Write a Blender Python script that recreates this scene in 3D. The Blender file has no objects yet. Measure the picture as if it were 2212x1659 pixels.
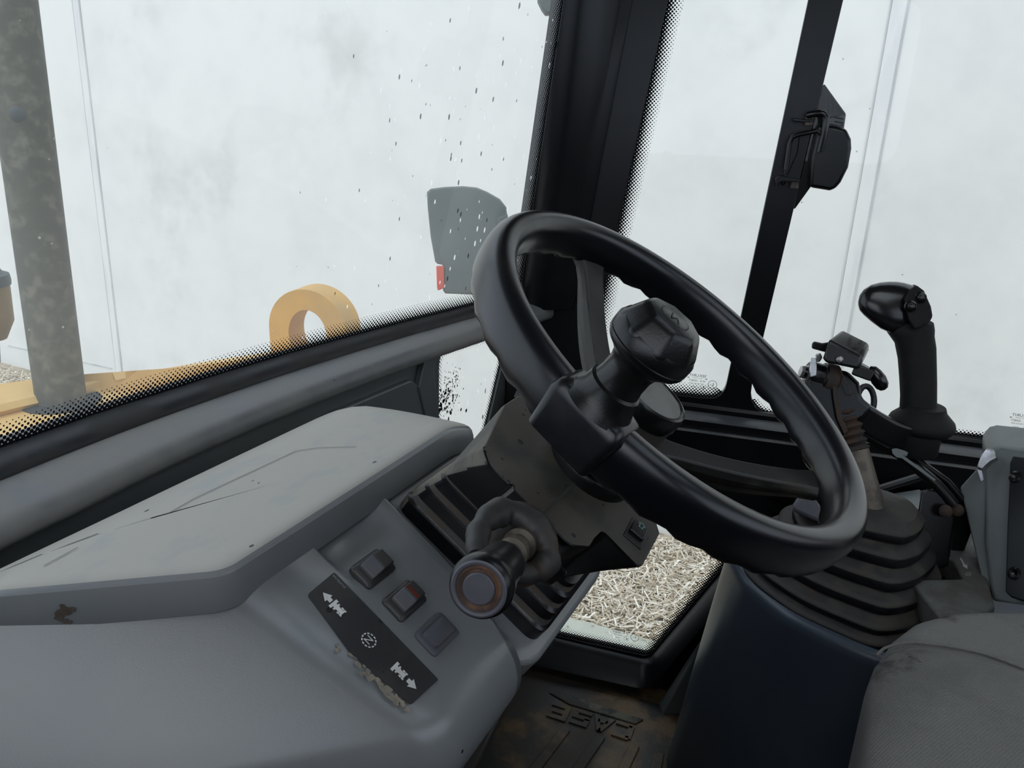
import bpy, bmesh, math, random
from mathutils import Vector, Matrix
from mathutils.geometry import tessellate_polygon
random.seed(7)
PI = math.pi
SC = bpy.context.scene
COL = SC.collection

# ------------------------------------------------------------------ camera
FPX, W, H = 1750.0, 2212, 1659
CAM = Vector((-.62, 0, 1.15))
_nad = Vector((-239, 5156, FPX)).normalized()
ZC = -_nad
_h = Vector((0, 0, 1)); _h = (_h - ZC * _h.dot(ZC)).normalized()
_l = ZC.cross(_h)
if _l.x > 0: _l = -_l
_A = math.radians(25)
XC = _h * math.cos(_A) - _l * math.sin(_A)
YC = _h * math.sin(_A) + _l * math.cos(_A)
RM = Matrix((XC, YC, ZC))                      # camera axes (right, down, ahead) -> cab axes
cam_data = bpy.data.cameras.new('camera')
cam = bpy.data.objects.new('camera', cam_data); COL.objects.link(cam)
r_, d_, a_ = RM.col[0], RM.col[1], RM.col[2]
M4 = Matrix.Identity(4)
for i in range(3):
    M4[i][0] = r_[i]; M4[i][1] = -d_[i]; M4[i][2] = -a_[i]; M4[i][3] = CAM[i]
cam.matrix_world = M4
cam_data.sensor_fit = 'HORIZONTAL'; cam_data.sensor_width = 36
cam_data.lens = FPX / W * 36
cam_data.clip_start = .01
SC.camera = cam

# ------------------------------------------------------------------ light
wd = bpy.data.worlds.new('overcast'); SC.world = wd; wd.use_nodes = True
bg = wd.node_tree.nodes['Background']
bg.inputs[0].default_value = (.82, .93, 1.08, 1); bg.inputs[1].default_value = 1.5
sun_d = bpy.data.lights.new('sun', 'SUN'); sun = bpy.data.objects.new('sun', sun_d); COL.objects.link(sun)
sun_d.energy = .8; sun_d.angle = math.radians(60); sun_d.color = (1, .97, .92)
sun.rotation_euler = Vector((.75, .15, -.75)).to_track_quat('-Z', 'Y').to_euler()
SC.view_settings.view_transform = 'Standard'; SC.view_settings.look = 'None'
SC.view_settings.exposure = 0.0; SC.view_settings.gamma = 1.0
SC.view_settings.use_curve_mapping = False
SC.cycles.use_denoising = True
SC.cycles.max_bounces = 10; SC.cycles.diffuse_bounces = 6; SC.cycles.transparent_max_bounces = 16

# ------------------------------------------------------------------ placing helpers (a photograph point meets a real plane of the cab)
def ray(px, py): return RM @ Vector(((px - W / 2) / FPX, (py - H / 2) / FPX, 1))
def D(px, py, d): return CAM + ray(px, py) * d
def on(px, py, p0, n):
    r = ray(px, py); return CAM + r * ((Vector(p0) - CAM).dot(n) / r.dot(n))
def oz(px, py, z): return on(px, py, (0, 0, z), Vector((0, 0, 1)))
def oy(px, py, y): return on(px, py, (0, y, 0), Vector((0, 1, 0)))

# ------------------------------------------------------------------ materials
MATS = {}
def mat(name, c1, c2=None, scale=8, rough=.5, rough2=None, bump=0, bscale=60, spec=.5, metal=0, lo=.4, hi=.6,
        specks=None, speck_scale=90, speck_size=.12, stretch=None, detail=5, c3=None, s3=3, lo3=.5, hi3=.62, coat=0):
    m = bpy.data.materials.new(name); m.use_nodes = True; MATS[name] = m
    nt = m.node_tree; N = nt.nodes; L = nt.links
    b = N['Principled BSDF']
    b.inputs['Roughness'].default_value = rough; b.inputs['Specular IOR Level'].default_value = spec
    b.inputs['Metallic'].default_value = metal; b.inputs['Coat Weight'].default_value = coat
    b.inputs['Base Color'].default_value = (*c1, 1)
    tc = N.new('ShaderNodeTexCoord'); vec = tc.outputs['Object']
    if stretch:
        mp = N.new('ShaderNodeMapping'); mp.inputs['Scale'].default_value = stretch
        L.new(vec, mp.inputs['Vector']); vec = mp.outputs['Vector']
    cur = None
    def noise(sc, det=detail):
        n = N.new('ShaderNodeTexNoise'); n.inputs['Scale'].default_value = sc; n.inputs['Detail'].default_value = det
        n.inputs['Roughness'].default_value = .62; L.new(vec, n.inputs['Vector']); return n.outputs['Fac']
    def ramp(src, a, c):
        r = N.new('ShaderNodeMapRange'); r.inputs['From Min'].default_value = a; r.inputs['From Max'].default_value = c
        r.interpolation_type = 'SMOOTHSTEP'; L.new(src, r.inputs['Value']); return r.outputs['Result']
    def mix(fac, a, c):
        x = N.new('ShaderNodeMix'); x.data_type = 'RGBA'; L.new(fac, x.inputs['Factor'])
        for k, v in (('A', a), ('B', c)):
            s = [i for i in x.inputs if i.name == k and i.type == 'RGBA'][0]
            if isinstance(v, tuple): s.default_value = (*v, 1)
            else: L.new(v, s)
        return [o for o in x.outputs if o.type == 'RGBA'][0]
    if c2:
        f = ramp(noise(scale), lo, hi); cur = mix(f, c1, c2)
        if rough2 is not None:
            r = N.new('ShaderNodeMapRange'); r.inputs['To Min'].default_value = rough; r.inputs['To Max'].default_value = rough2
            L.new(f, r.inputs['Value']); L.new(r.outputs['Result'], b.inputs['Roughness'])
    if c3:
        cur = mix(ramp(noise(s3, 6), lo3, hi3), cur or c1, c3)
    if specks:
        v = N.new('ShaderNodeTexVoronoi'); v.inputs['Scale'].default_value = speck_scale; L.new(vec, v.inputs['Vector'])
        sep = N.new('ShaderNodeSeparateColor'); L.new(v.outputs['Color'], sep.inputs['Color'])
        mlt = N.new('ShaderNodeMath'); mlt.operation = 'POWER'; L.new(sep.outputs['Red'], mlt.inputs[0]); mlt.inputs[1].default_value = 5
        ml2 = N.new('ShaderNodeMath'); ml2.operation = 'MULTIPLY'; L.new(mlt.outputs[0], ml2.inputs[0]); ml2.inputs[1].default_value = speck_size * 2
        lt = N.new('ShaderNodeMath'); lt.operation = 'LESS_THAN'; L.new(v.outputs['Distance'], lt.inputs[0]); L.new(ml2.outputs[0], lt.inputs[1])
        cur = mix(lt.outputs[0], cur or c1, specks)
    if cur: L.new(cur, b.inputs['Base Color'])
    if bump:
        bn = N.new('ShaderNodeBump'); bn.inputs['Strength'].default_value = bump; bn.inputs['Distance'].default_value = .002
        L.new(noise(bscale, 3), bn.inputs['Height']); L.new(bn.outputs['Normal'], b.inputs['Normal'])
    return m

mat('dash_plastic', (.19, .2, .203), (.208, .213, .214), 9, rough=.22, bump=.05, bscale=900, spec=.55, specks=(.03, .028, .025), speck_scale=24, speck_size=.022)
mat('dash_pad', (.40, .375, .335), (.325, .332, .32), 13, rough=.55, rough2=.45, bump=.06, bscale=900, lo=.5, hi=.72, stretch=(1, 2.2, 1), specks=(.03, .025, .022), speck_scale=32, speck_size=.05)
mat('sill_paint', (.12, .123, .125), (.17, .163, .152), 6, rough=.36, rough2=.55, bump=.04, bscale=700, spec=.5, specks=(.02, .018, .016), speck_scale=40, speck_size=.03)
mat('front_paint', (.085, .094, .094), (.1, .104, .102), 5, rough=.35, spec=.5, specks=(.01, .01, .01), speck_scale=18, speck_size=.02)
mat('frame_paint', (.0035, .0037, .005), (.006, .006, .007), 6, rough=.3, spec=.32, bump=.03, bscale=400)
mat('sill_dusty', (.055, .058, .063), (.085, .081, .074), 9, rough=.3, rough2=.6, spec=.5)
mat('rubber', (.007, .007, .009), (.018, .017, .016), 14, rough=.45, rough2=.7, bump=.08, bscale=250)
mat('wheel_plastic', (.004, .004, .006), (.009, .0085, .0085), 12, rough=.28, rough2=.38, bump=.015, bscale=500, spec=.5, lo=.5, hi=.75)
mat('wheel_spoke', (.012, .0112, .0105), (.045, .039, .031), 12, rough=.45, rough2=.7, bump=.1, bscale=300, lo=.42, hi=.62)
mat('horn_cap', (.17, .165, .15), (.2, .195, .18), 30, rough=.7, bump=.05, bscale=500, specks=(.01, .01, .01), speck_scale=60, speck_size=.04)
mat('black_plastic', (.0035, .0035, .0045), (.007, .0065, .0065), 14, rough=.3, bump=.06, bscale=600, spec=.4)
mat('gloss_black', (.004, .004, .005), (.007, .007, .0075), 9, rough=.22, spec=.5)
mat('matte_grip', (.006, .006, .007), (.009, .0085, .0085), 30, rough=.7, bump=.25, bscale=500, spec=.25)
mat('shroud_top', (.056, .047, .036), (.03, .027, .023), 14, rough=.6, rough2=.5, bump=.12, bscale=350, specks=(.007, .006, .006), speck_scale=105, speck_size=.2, lo=.45, hi=.65)
mat('bellows_dust', (.075, .058, .043), (.03, .027, .026), 20, rough=.75, rough2=.55, bump=.15, bscale=200)
mat('bellows_rubber', (.004, .004, .006), (.007, .0065, .008), 16, rough=.3, bump=.1, bscale=160)
mat('boot_rubber', (.03, .029, .028), (.07, .048, .03), 22, rough=.55, rough2=.7, bump=.15, bscale=120, lo=.5, hi=.72)
mat('boot_dirty', (.016, .0145, .013), (.04, .033, .026), 14, rough=.6, rough2=.8, bump=.25, bscale=110, lo=.42, hi=.58, c3=(.06, .026, .013), s3=9, lo3=.6, hi3=.72)
mat('pod_paint', (.034, .044, .062), (.04, .05, .066), 6, rough=.36, spec=.5, bump=.03, bscale=700, c3=(.06, .045, .035), s3=5, lo3=.7, hi3=.78)
mat('console_grey', (.14, .155, .152), (.115, .125, .124), 8, rough=.5, bump=.04, bscale=500, specks=(.02, .018, .015), speck_scale=50, speck_size=.04)
mat('console_dirty', (.06, .053, .045), (.085, .085, .08), 16, rough=.65, rough2=.5, bump=.1, bscale=250, c3=(.025, .025, .024), s3=14, lo3=.6, hi3=.68)
mat('fabric', (.18, .173, .163), (.14, .135, .128), 5, rough=.95, bump=0, spec=.1, c3=(.05, .047, .044), s3=11, lo3=.6, hi3=.75)
mat('mat_rubber', (.04, .033, .025), (.022, .02, .018), 7, rough=.7, rough2=.5, bump=.3, bscale=120, c3=(.125, .078, .034), s3=9, lo3=.46, hi3=.64)
mat('mat_light', (.03, .028, .024), (.11, .1, .07), 22, rough=.7, bump=.3, bscale=120, lo=.45, hi=.6)
mat('bright_steel', (.45, .44, .42), (.3, .29, .27), 30, rough=.35, metal=1)
mat('zinc', (.55, .55, .56), (.35, .34, .33), 40, rough=.3, metal=.9)
mat('worn_rod', (.14, .115, .09), (.06, .05, .042), 20, rough=.5, metal=.5)
mat('rust', (.045, .024, .014), (.026, .021, .018), 40, rough=.8, bump=.3, bscale=200)
mat('yellow_paint', (.66, .37, .085), (.58, .34, .1), 9, rough=.5, specks=(.2, .12, .05), speck_scale=22, speck_size=.05, spec=.4)
mat('deck_yellow', (.74, .5, .2), (.66, .42, .15), 5, rough=.55, spec=.4)
mat('post_grey', (.075, .073, .056), (.16, .15, .115), 26, rough=.65, metal=.1, bump=.15, bscale=80, lo=.45, hi=.7, specks=(.4, .39, .34), speck_scale=45, speck_size=.08)
mat('dark_hole', (.03, .03, .028), rough=.8)
mat('lamp_body', (.19, .125, .055), (.23, .16, .07), 9, rough=.6)
mat('lamp_lid', (.05, .065, .07), (.07, .08, .08), 9, rough=.5)
mat('mirror_back', (.07, .092, .086), (.085, .105, .098), 9, rough=.5)
mat('reflector_red', (.72, .06, .02), (.65, .08, .03), 20, rough=.3)
mat('decal_black', (.03, .029, .03), (.045, .043, .042), 20, rough=.5, bump=.05, bscale=300, specks=(.01, .01, .012), speck_scale=60, speck_size=.1)
mat('white_print', (.75, .74, .7), (.62, .61, .58), 60, rough=.6)
mat('grey_print', (.36, .36, .34), rough=.6)
mat('teal_print', (.25, .55, .5), rough=.5)
mat('dark_print', (.03, .032, .033), rough=.6)
mat('glue_tan', (.3, .26, .2), (.2, .18, .15), 60, rough=.8)
mat('switch_black', (.03, .03, .034), (.045, .042, .04), 25, rough=.45, bump=.06, bscale=400)
mat('switch_dusty', (.055, .052, .047), (.035, .034, .033), 30, rough=.6, bump=.08, bscale=400, specks=(.12, .11, .1), speck_scale=300, speck_size=.06)
mat('switch_grey', (.085, .085, .1), (.1, .098, .105), 25, rough=.5)
mat('red_lens', (.16, .035, .025), rough=.4)
mat('knob_ring', (.075, .072, .088), (.09, .086, .1), 30, rough=.42)  # reflected grey-violet of the knob face put into the colour
mat('knob_groove', (.13, .065, .035), (.05, .03, .022), 60, rough=.8)
mat('ledge_dust', (.14, .125, .1), (.09, .082, .07), 18, rough=.75, bump=.1, bscale=250)
mat('stain_brown', (.075, .055, .042), (.1, .08, .065), 60, rough=.8)
mat('headliner', (.12, .12, .12), rough=.9)  # unseen lining, set darker than likely to cut bounced light
mat('concrete', (.755, .74, .71), (.69, .68, .655), 2.2, rough=.85, bump=.25, bscale=18, lo=.38, hi=.72, spec=.2, detail=12,
    c3=(.6, .58, .55), s3=1.1, lo3=.56, hi3=.8, specks=(.35, .35, .34), speck_scale=7, speck_size=.018)
mat('seam_filler', (.66, .655, .64), (.74, .725, .70), 6, rough=.8, stretch=(1, 1, .2))
mat('seam_shadow', (.42, .43, .43), (.55, .56, .55), 6, rough=.8, stretch=(1, 1, .2))
mat('soil', (.36, .29, .2), (.46, .39, .29), 4, rough=.95, bump=.6, bscale=30, c3=(.3, .26, .2), s3=12)
mat('kerb', (.5, .51, .43), (.45, .455, .385), 6, rough=.85, bump=.1, bscale=60)

def chip_mat():
    m = bpy.data.materials.new('wood_chip'); m.use_nodes = True; MATS['wood_chip'] = m
    nt = m.node_tree; N = nt.nodes; L = nt.links; b = N['Principled BSDF']; b.inputs['Roughness'].default_value = .9
    at = N.new('ShaderNodeAttribute'); at.attribute_name = 'tone'
    r = N.new('ShaderNodeValToRGB'); L.new(at.outputs['Fac'], r.inputs['Fac'])
    e = r.color_ramp.elements
    e[0].color = (.3, .23, .15, 1); e[1].color = (.92, .87, .76, 1); e[1].position = 1
    x = e.new(.45); x.color = (.62, .52, .38, 1); x = e.new(.75); x.color = (.78, .71, .6, 1)
    L.new(r.outputs['Color'], b.inputs['Base Color'])
chip_mat()

def fabric_weave():
    m = MATS['fabric']; nt = m.node_tree; N = nt.nodes; L = nt.links; b = N['Principled BSDF']
    tc = N.new('ShaderNodeTexCoord')
    hs = []
    for rot in (.5, -1.07):
        mp = N.new('ShaderNodeMapping'); mp.inputs['Rotation'].default_value = (0, 0, rot); L.new(tc.outputs['Object'], mp.inputs['Vector'])
        wv = N.new('ShaderNodeTexWave'); wv.inputs['Scale'].default_value = 110; wv.inputs['Distortion'].default_value = 1.5
        wv.inputs['Detail Scale'].default_value = 3; L.new(mp.outputs[0], wv.inputs['Vector']); hs.append(wv.outputs['Fac'])
    mu = N.new('ShaderNodeMath'); mu.operation = 'MULTIPLY'; L.new(hs[0], mu.inputs[0]); L.new(hs[1], mu.inputs[1])
    bp = N.new('ShaderNodeBump'); bp.inputs['Strength'].default_value = .5; bp.inputs['Distance'].default_value = .002
    L.new(mu.outputs[0], bp.inputs['Height']); L.new(bp.outputs[0], b.inputs['Normal'])
fabric_weave()

def glass(name, haze, drops):
    m = bpy.data.materials.new(name); m.use_nodes = True; MATS[name] = m
    nt = m.node_tree; N = nt.nodes; L = nt.links
    for n in list(N): N.remove(n)
    out = N.new('ShaderNodeOutputMaterial')
    tr = N.new('ShaderNodeBsdfTransparent'); tr.inputs[0].default_value = (.94, .965, .95, 1)
    gl = N.new('ShaderNodeBsdfGlossy'); gl.inputs['Roughness'].default_value = .02
    lw = N.new('ShaderNodeLayerWeight'); lw.inputs[0].default_value = .5
    pw = N.new('ShaderNodeMath'); pw.operation = 'POWER'; L.new(lw.outputs['Facing'], pw.inputs[0]); pw.inputs[1].default_value = 5
    fr = N.new('ShaderNodeMath'); fr.operation = 'MULTIPLY_ADD'; L.new(pw.outputs[0], fr.inputs[0]); fr.inputs[1].default_value = .6; fr.inputs[2].default_value = .035
    m1 = N.new('ShaderNodeMixShader'); L.new(fr.outputs[0], m1.inputs[0]); L.new(tr.outputs[0], m1.inputs[1]); L.new(gl.outputs[0], m1.inputs[2])
    df = N.new('ShaderNodeBsdfTranslucent'); df.inputs[0].default_value = (.8, .82, .8, 1)
    tc = N.new('ShaderNodeTexCoord')
    ns = N.new('ShaderNodeTexNoise'); ns.inputs['Scale'].default_value = 3; ns.inputs['Detail'].default_value = 4; L.new(tc.outputs['Object'], ns.inputs['Vector'])
    mr = N.new('ShaderNodeMapRange'); mr.inputs['From Min'].default_value = .3; mr.inputs['From Max'].default_value = .7
    mr.inputs['To Min'].default_value = haze * .6; mr.inputs['To Max'].default_value = haze * 1.4; L.new(ns.outputs['Fac'], mr.inputs['Value'])
    m2 = N.new('ShaderNodeMixShader'); L.new(mr.outputs[0], m2.inputs[0]); L.new(m1.outputs[0], m2.inputs[1]); L.new(df.outputs[0], m2.inputs[2])
    last = m2
    if drops:
        for sc, thr, col, stz in ((115, .13, (.02, .02, .03, 1), .4), (150, .16, (.95, .96, .95, 1), .4), (14, .045, (.01, .01, .02, 1), .8)):
            mp = N.new('ShaderNodeMapping'); mp.inputs['Scale'].default_value = (1, 1, stz); mp.inputs['Location'].default_value = (sc * .013, .3, .1); L.new(tc.outputs['Object'], mp.inputs['Vector'])
            v = N.new('ShaderNodeTexVoronoi'); v.inputs['Scale'].default_value = sc; L.new(mp.outputs[0], v.inputs['Vector'])
            sep = N.new('ShaderNodeSeparateColor'); L.new(v.outputs['Color'], sep.inputs[0])
            p = N.new('ShaderNodeMath'); p.operation = 'POWER'; p.inputs[1].default_value = 6; L.new(sep.outputs[0], p.inputs[0])
            # drops gather towards the driver's right half of the pane
            sx = N.new('ShaderNodeSeparateXYZ'); L.new(tc.outputs['Object'], sx.inputs[0])
            gx = N.new('ShaderNodeMapRange'); gx.inputs['From Min'].default_value = .1; gx.inputs['From Max'].default_value = .5
            gx.inputs['To Min'].default_value = .25 if sc < 20 else .1; gx.inputs['To Max'].default_value = 1; L.new(sx.outputs[0], gx.inputs['Value'])
            q = N.new('ShaderNodeMath'); q.operation = 'MULTIPLY'; L.new(p.outputs[0], q.inputs[0]); L.new(gx.outputs[0], q.inputs[1])
            q2 = N.new('ShaderNodeMath'); q2.operation = 'MULTIPLY'; L.new(q.outputs[0], q2.inputs[0]); q2.inputs[1].default_value = thr * 2.2
            lt = N.new('ShaderNodeMath'); lt.operation = 'LESS_THAN'; L.new(v.outputs['Distance'], lt.inputs[0]); L.new(q2.outputs[0], lt.inputs[1])
            db = N.new('ShaderNodeBsdfTranslucent') if col[0] > .5 else N.new('ShaderNodeBsdfDiffuse'); db.inputs[0].default_value = col
            k = N.new('ShaderNodeMath'); k.operation = 'MULTIPLY'; L.new(lt.outputs[0], k.inputs[0]); k.inputs[1].default_value = .75
            mm = N.new('ShaderNodeMixShader'); L.new(k.outputs[0], mm.inputs[0]); L.new(last.outputs[0], mm.inputs[1]); L.new(db.outputs[0], mm.inputs[2])
            last = mm
    L.new(last.outputs[0], out.inputs[0])
glass('windshield_glass', .11, True)
glass('side_glass', .02, False)

def frit():
    m = bpy.data.materials.new('frit_dots'); m.use_nodes = True; MATS['frit_dots'] = m
    nt = m.node_tree; N = nt.nodes; L = nt.links
    for n in list(N): N.remove(n)
    out = N.new('ShaderNodeOutputMaterial')
    uv = N.new('ShaderNodeUVMap'); uv.uv_map = 'dots'
    bd = N.new('ShaderNodeUVMap'); bd.uv_map = 'band'
    fr = N.new('ShaderNodeVectorMath'); fr.operation = 'FRACTION'; L.new(uv.outputs[0], fr.inputs[0])
    sb = N.new('ShaderNodeVectorMath'); sb.operation = 'SUBTRACT'; L.new(fr.outputs[0], sb.inputs[0]); sb.inputs[1].default_value = (.5, .5, 0)
    ln = N.new('ShaderNodeVectorMath'); ln.operation = 'LENGTH'; L.new(sb.outputs[0], ln.inputs[0])
    sx = N.new('ShaderNodeSeparateXYZ'); L.new(bd.outputs[0], sx.inputs[0])
    mr = N.new('ShaderNodeMapRange'); mr.inputs['To Min'].default_value = .62; mr.inputs['To Max'].default_value = .12; L.new(sx.outputs[0], mr.inputs['Value'])
    lt = N.new('ShaderNodeMath'); lt.operation = 'LESS_THAN'; L.new(ln.outputs['Value'], lt.inputs[0]); L.new(mr.outputs[0], lt.inputs[1])
    tr = N.new('ShaderNodeBsdfTransparent'); df = N.new('ShaderNodeBsdfDiffuse'); df.inputs[0].default_value = (.012, .012, .014, 1)
    mx = N.new('ShaderNodeMixShader'); L.new(lt.outputs[0], mx.inputs[0]); L.new(tr.outputs[0], mx.inputs[1]); L.new(df.outputs[0], mx.inputs[2])
    L.new(mx.outputs[0], out.inputs[0])
frit()

# ------------------------------------------------------------------ mesh helpers
OFF = {}
class MB:
    def __init__(s): s.v = []; s.f = []
    def add(s, vs, fs):
        o = len(s.v); s.v += [Vector(p) for p in vs]; s.f += [tuple(i + o for i in q) for q in fs]; return s
    def loft(s, rings, cap=True, close=True, ends=None):
        k = len(rings[0]); vs = [p for r in rings for p in r]; fs = []
        for i in range(len(rings) - 1):
            for j in range(k if close else k - 1):
                a, b = i * k + j, i * k + (j + 1) % k
                fs.append((a, b, b + k, a + k))
        if cap:
            fs.append(tuple(range(k))[::-1]); fs.append(tuple((len(rings) - 1) * k + j for j in range(k)))
        return s.add(vs, fs)
    def prism(s, poly, vec):
        vec = Vector(vec); poly = [Vector(p) for p in poly]
        return s.loft([poly, [p + vec for p in poly]])
    def plate(s, fn, outer, holes, vec):
        """flat plate with holes: 2-D outlines mapped by fn, thickness vec"""
        loops = [outer] + holes; vec = Vector(vec)
        tris = tessellate_polygon([[Vector((p[0], p[1], 0)) for p in l] for l in loops])
        flat = [fn(*p) for l in loops for p in l]; n = len(flat)
        vs = flat + [p + vec for p in flat]; fs = []
        for t in tris: fs.append(tuple(t)); fs.append(tuple(i + n for i in t)[::-1])
        o = 0
        for l in loops:
            for j in range(len(l)):
                a, b = o + j, o + (j + 1) % len(l); fs.append((a, b, b + n, a + n))
            o += len(l)
        return s.add(vs, fs)
    def box(s, c, ax, half):
        c = Vector(c); X, Y, Z = [Vector(a) * h for a, h in zip(ax, half)]
        return s.loft([[c - X - Y - Z, c + X - Y - Z, c + X + Y - Z, c - X + Y - Z], [c - X - Y + Z, c + X - Y + Z, c + X + Y + Z, c - X + Y + Z]])
    def tube(s, pts, rad, seg=16, cap=True, closed=False, sq=None):
        pts = [Vector(p) for p in pts]; n = len(pts)
        if not isinstance(rad, (list, tuple)): rad = [rad] * n
        rings = []; up = None
        for i, p in enumerate(pts):
            t = (pts[(i + 1) % n] - pts[i - 1]) if closed else (pts[min(i + 1, n - 1)] - pts[max(i - 1, 0)])
            t.normalize()
            if up is None:
                up = t.cross(Vector((.3, .2, .93))).normalized()
            up = (up - t * up.dot(t)).normalized(); bi = t.cross(up)
            rings.append([p + (up * math.cos(2 * PI * j / seg) + bi * math.sin(2 * PI * j / seg)) * rad[i] for j in range(seg)])
        if closed: rings.append(rings[0]); cap = False
        return s.loft(rings, cap)
    def lathe(s, prof, org, axis, seg=40, cap=True):
        axis = Vector(axis).normalized(); org = Vector(org)
        u = axis.cross(Vector((.31, .2, .9))).normalized(); v = axis.cross(u)
        rings = [[org + axis * h + (u * math.cos(2 * PI * j / seg) + v * math.sin(2 * PI * j / seg)) * max(r, 1e-5) for j in range(seg)] for r, h in prof]
        return s.loft(rings, cap)

def obj(name, mb, m, parent=None, bevel=0, bseg=3, smooth=38, kind=None, label=None, sub=0, recalc=True):
    me = bpy.data.meshes.new(name)
    off = OFF.get(parent, Vector()) if parent else Vector()
    me.from_pydata([p - off for p in mb.v], [], mb.f)
    bm = bmesh.new(); bm.from_mesh(me)
    bmesh.ops.remove_doubles(bm, verts=bm.verts, dist=1e-6)
    if recalc: bmesh.ops.recalc_face_normals(bm, faces=bm.faces)
    elif sum(f.normal.z * f.calc_area() for f in bm.faces) < 0: bmesh.ops.reverse_faces(bm, faces=bm.faces)
    bm.to_mesh(me); bm.free()
    for k in (m if isinstance(m, (list, tuple)) else [m]): me.materials.append(MATS[k])
    if smooth:
        me.polygons.foreach_set('use_smooth', [True] * len(me.polygons)); me.set_sharp_from_angle(angle=math.radians(smooth))
    o = bpy.data.objects.new(name, me); COL.objects.link(o)
    if parent: o.parent = parent; OFF[o] = off
    if bevel:
        b = o.modifiers.new('bevel', 'BEVEL'); b.width = bevel; b.segments = bseg; b.limit_method = 'ANGLE'; b.angle_limit = math.radians(35)
    if sub:
        b = o.modifiers.new('subdivision', 'SUBSURF'); b.levels = sub; b.render_levels = sub
    if kind: o['kind'] = kind
    if label: o['label'] = label
    return o
def tag(o, label, cat, group=None):
    o['label'] = label; o['category'] = cat
    if group: o['group'] = group
    return o
def thing(name, label, cat, loc, group=None):
    o = bpy.data.objects.new(name, None); COL.objects.link(o); o.location = loc; o.empty_display_size = .05
    OFF[o] = Vector(loc); return tag(o, label, cat, group)
def struct(name, mb, m, **k): return obj(name, mb, m, kind='structure', **k)

def rpoly(pts, r, seg=6):
    """round the corners of a 2-D polygon; r is a number or one per corner"""
    out = []; n = len(pts)
    for i, p in enumerate(pts):
        q = Vector(p[:2]); a = Vector(pts[i - 1][:2]) - q; b = Vector(pts[(i + 1) % n][:2]) - q
        rr = r[i] if isinstance(r, (list, tuple)) else r
        if rr <= 0: out.append((q.x, q.y)); continue
        la, lb = a.length, b.length; a.normalize(); b.normalize()
        ang = a.angle(b); t = min(rr / math.tan(ang / 2), la * .48, lb * .48)
        p1, p2 = q + a * t, q + b * t
        for k in range(seg + 1):
            u = k / seg; x = p1 * (1 - u) ** 2 + q * 2 * u * (1 - u) + p2 * u * u; out.append((x.x, x.y))
    return out
def spline(pts, n=8):
    """Catmull-Rom through 3-D points"""
    P = [Vector(p) for p in pts]; P = [P[0] * 2 - P[1]] + P + [P[-1] * 2 - P[-2]]; out = []
    for i in range(1, len(P) - 2):
        for k in range(n):
            t = k / n; a, b, c, d = P[i - 1], P[i], P[i + 1], P[i + 2]
            out.append(.5 * ((2 * b) + (c - a) * t + (2 * a - 5 * b + 4 * c - d) * t * t + (3 * b - a - 3 * c + d) * t ** 3))
    out.append(P[-2]); return out
def text2d(s, size):
    c = bpy.data.curves.new('t', 'FONT'); c.body = s; c.size = size; c.align_x = 'CENTER'; c.align_y = 'CENTER'; c.resolution_u = 3
    o = bpy.data.objects.new('t', c); COL.objects.link(o)
    me = bpy.data.meshes.new_from_object(o.evaluated_get(bpy.context.evaluated_depsgraph_get()))
    v = [(p.co.x, p.co.y) for p in me.vertices]; f = [tuple(p.vertices) for p in me.polygons]
    bpy.data.objects.remove(o); bpy.data.curves.remove(c); bpy.data.meshes.remove(me)
    return v, f
def put_text(mb, s, size, org, ux, uy, lift=None, cx=0, cy=0, sx=1):
    v, f = text2d(s, size); ux, uy, org = Vector(ux), Vector(uy), Vector(org)
    mb.add([org + ux * (x * sx + cx) + uy * (y + cy) for x, y in v], f)
def strip(mb, pts, w, fn, closed=False):
    """flat stroke of width w along 2-D points"""
    P = [Vector(p) for p in pts]; n = len(P); L_, R_ = [], []
    for i in range(n):
        t = (P[(i + 1) % n] - P[i - 1]) if closed else (P[min(i + 1, n - 1)] - P[max(i - 1, 0)])
        t.normalize(); nn = Vector((-t.y, t.x)) * w / 2; L_.append(P[i] + nn); R_.append(P[i] - nn)
    vs = [fn(p.x, p.y) for p in L_] + [fn(p.x, p.y) for p in R_]
    mb.add(vs, [(i, (i + 1) % n, n + (i + 1) % n, n + i) for i in range(n if closed else n - 1)])

def frit_band(name, loop, fn, w, parent, pitch=.005, keep=None):
    """halftone dot band running round the inside of a pane outline"""
    P = [Vector(p) for p in loop]; n = len(P)
    area = sum(P[i - 1].cross(P[i]) if False else P[i - 1].x * P[i].y - P[i - 1].y * P[i].x for i in range(n))
    sg = 1 if area > 0 else -1; inn = []
    for i in range(n):
        e1 = (P[i] - P[i - 1]).normalized(); e2 = (P[(i + 1) % n] - P[i]).normalized()
        n1 = Vector((-e1.y, e1.x)) * sg; n2 = Vector((-e2.y, e2.x)) * sg; b = (n1 + n2).normalized()
        inn.append(P[i] + b * (w / max(.5, b.dot(n1))))
    me = bpy.data.meshes.new(name); off = OFF.get(parent, Vector())
    vs = [fn(p.x, p.y) - off for p in P] + [fn(p.x, p.y) - off for p in inn]
    fs = [(i, (i + 1) % n, n + (i + 1) % n, n + i) for i in range(n)]
    if keep: fs = [q for i, q in enumerate(fs) if keep((P[i] + P[(i + 1) % n]) / 2)]
    me.from_pydata(vs, [], fs); u1 = me.uv_layers.new(name='dots'); u2 = me.uv_layers.new(name='band')
    c = math.sqrt(.5) / pitch
    for poly in me.polygons:
        for li in poly.loop_indices:
            vi = me.loops[li].vertex_index; q = P[vi] if vi < n else inn[vi - n]
            u1.data[li].uv = ((q.x + q.y) * c, (q.x - q.y) * c); u2.data[li].uv = (0 if vi < n else 1, 0)
    me.materials.append(MATS['frit_dots'])
    o = bpy.data.objects.new(name, me); COL.objects.link(o); o.parent = parent; OFF[o] = off
    return o

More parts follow.
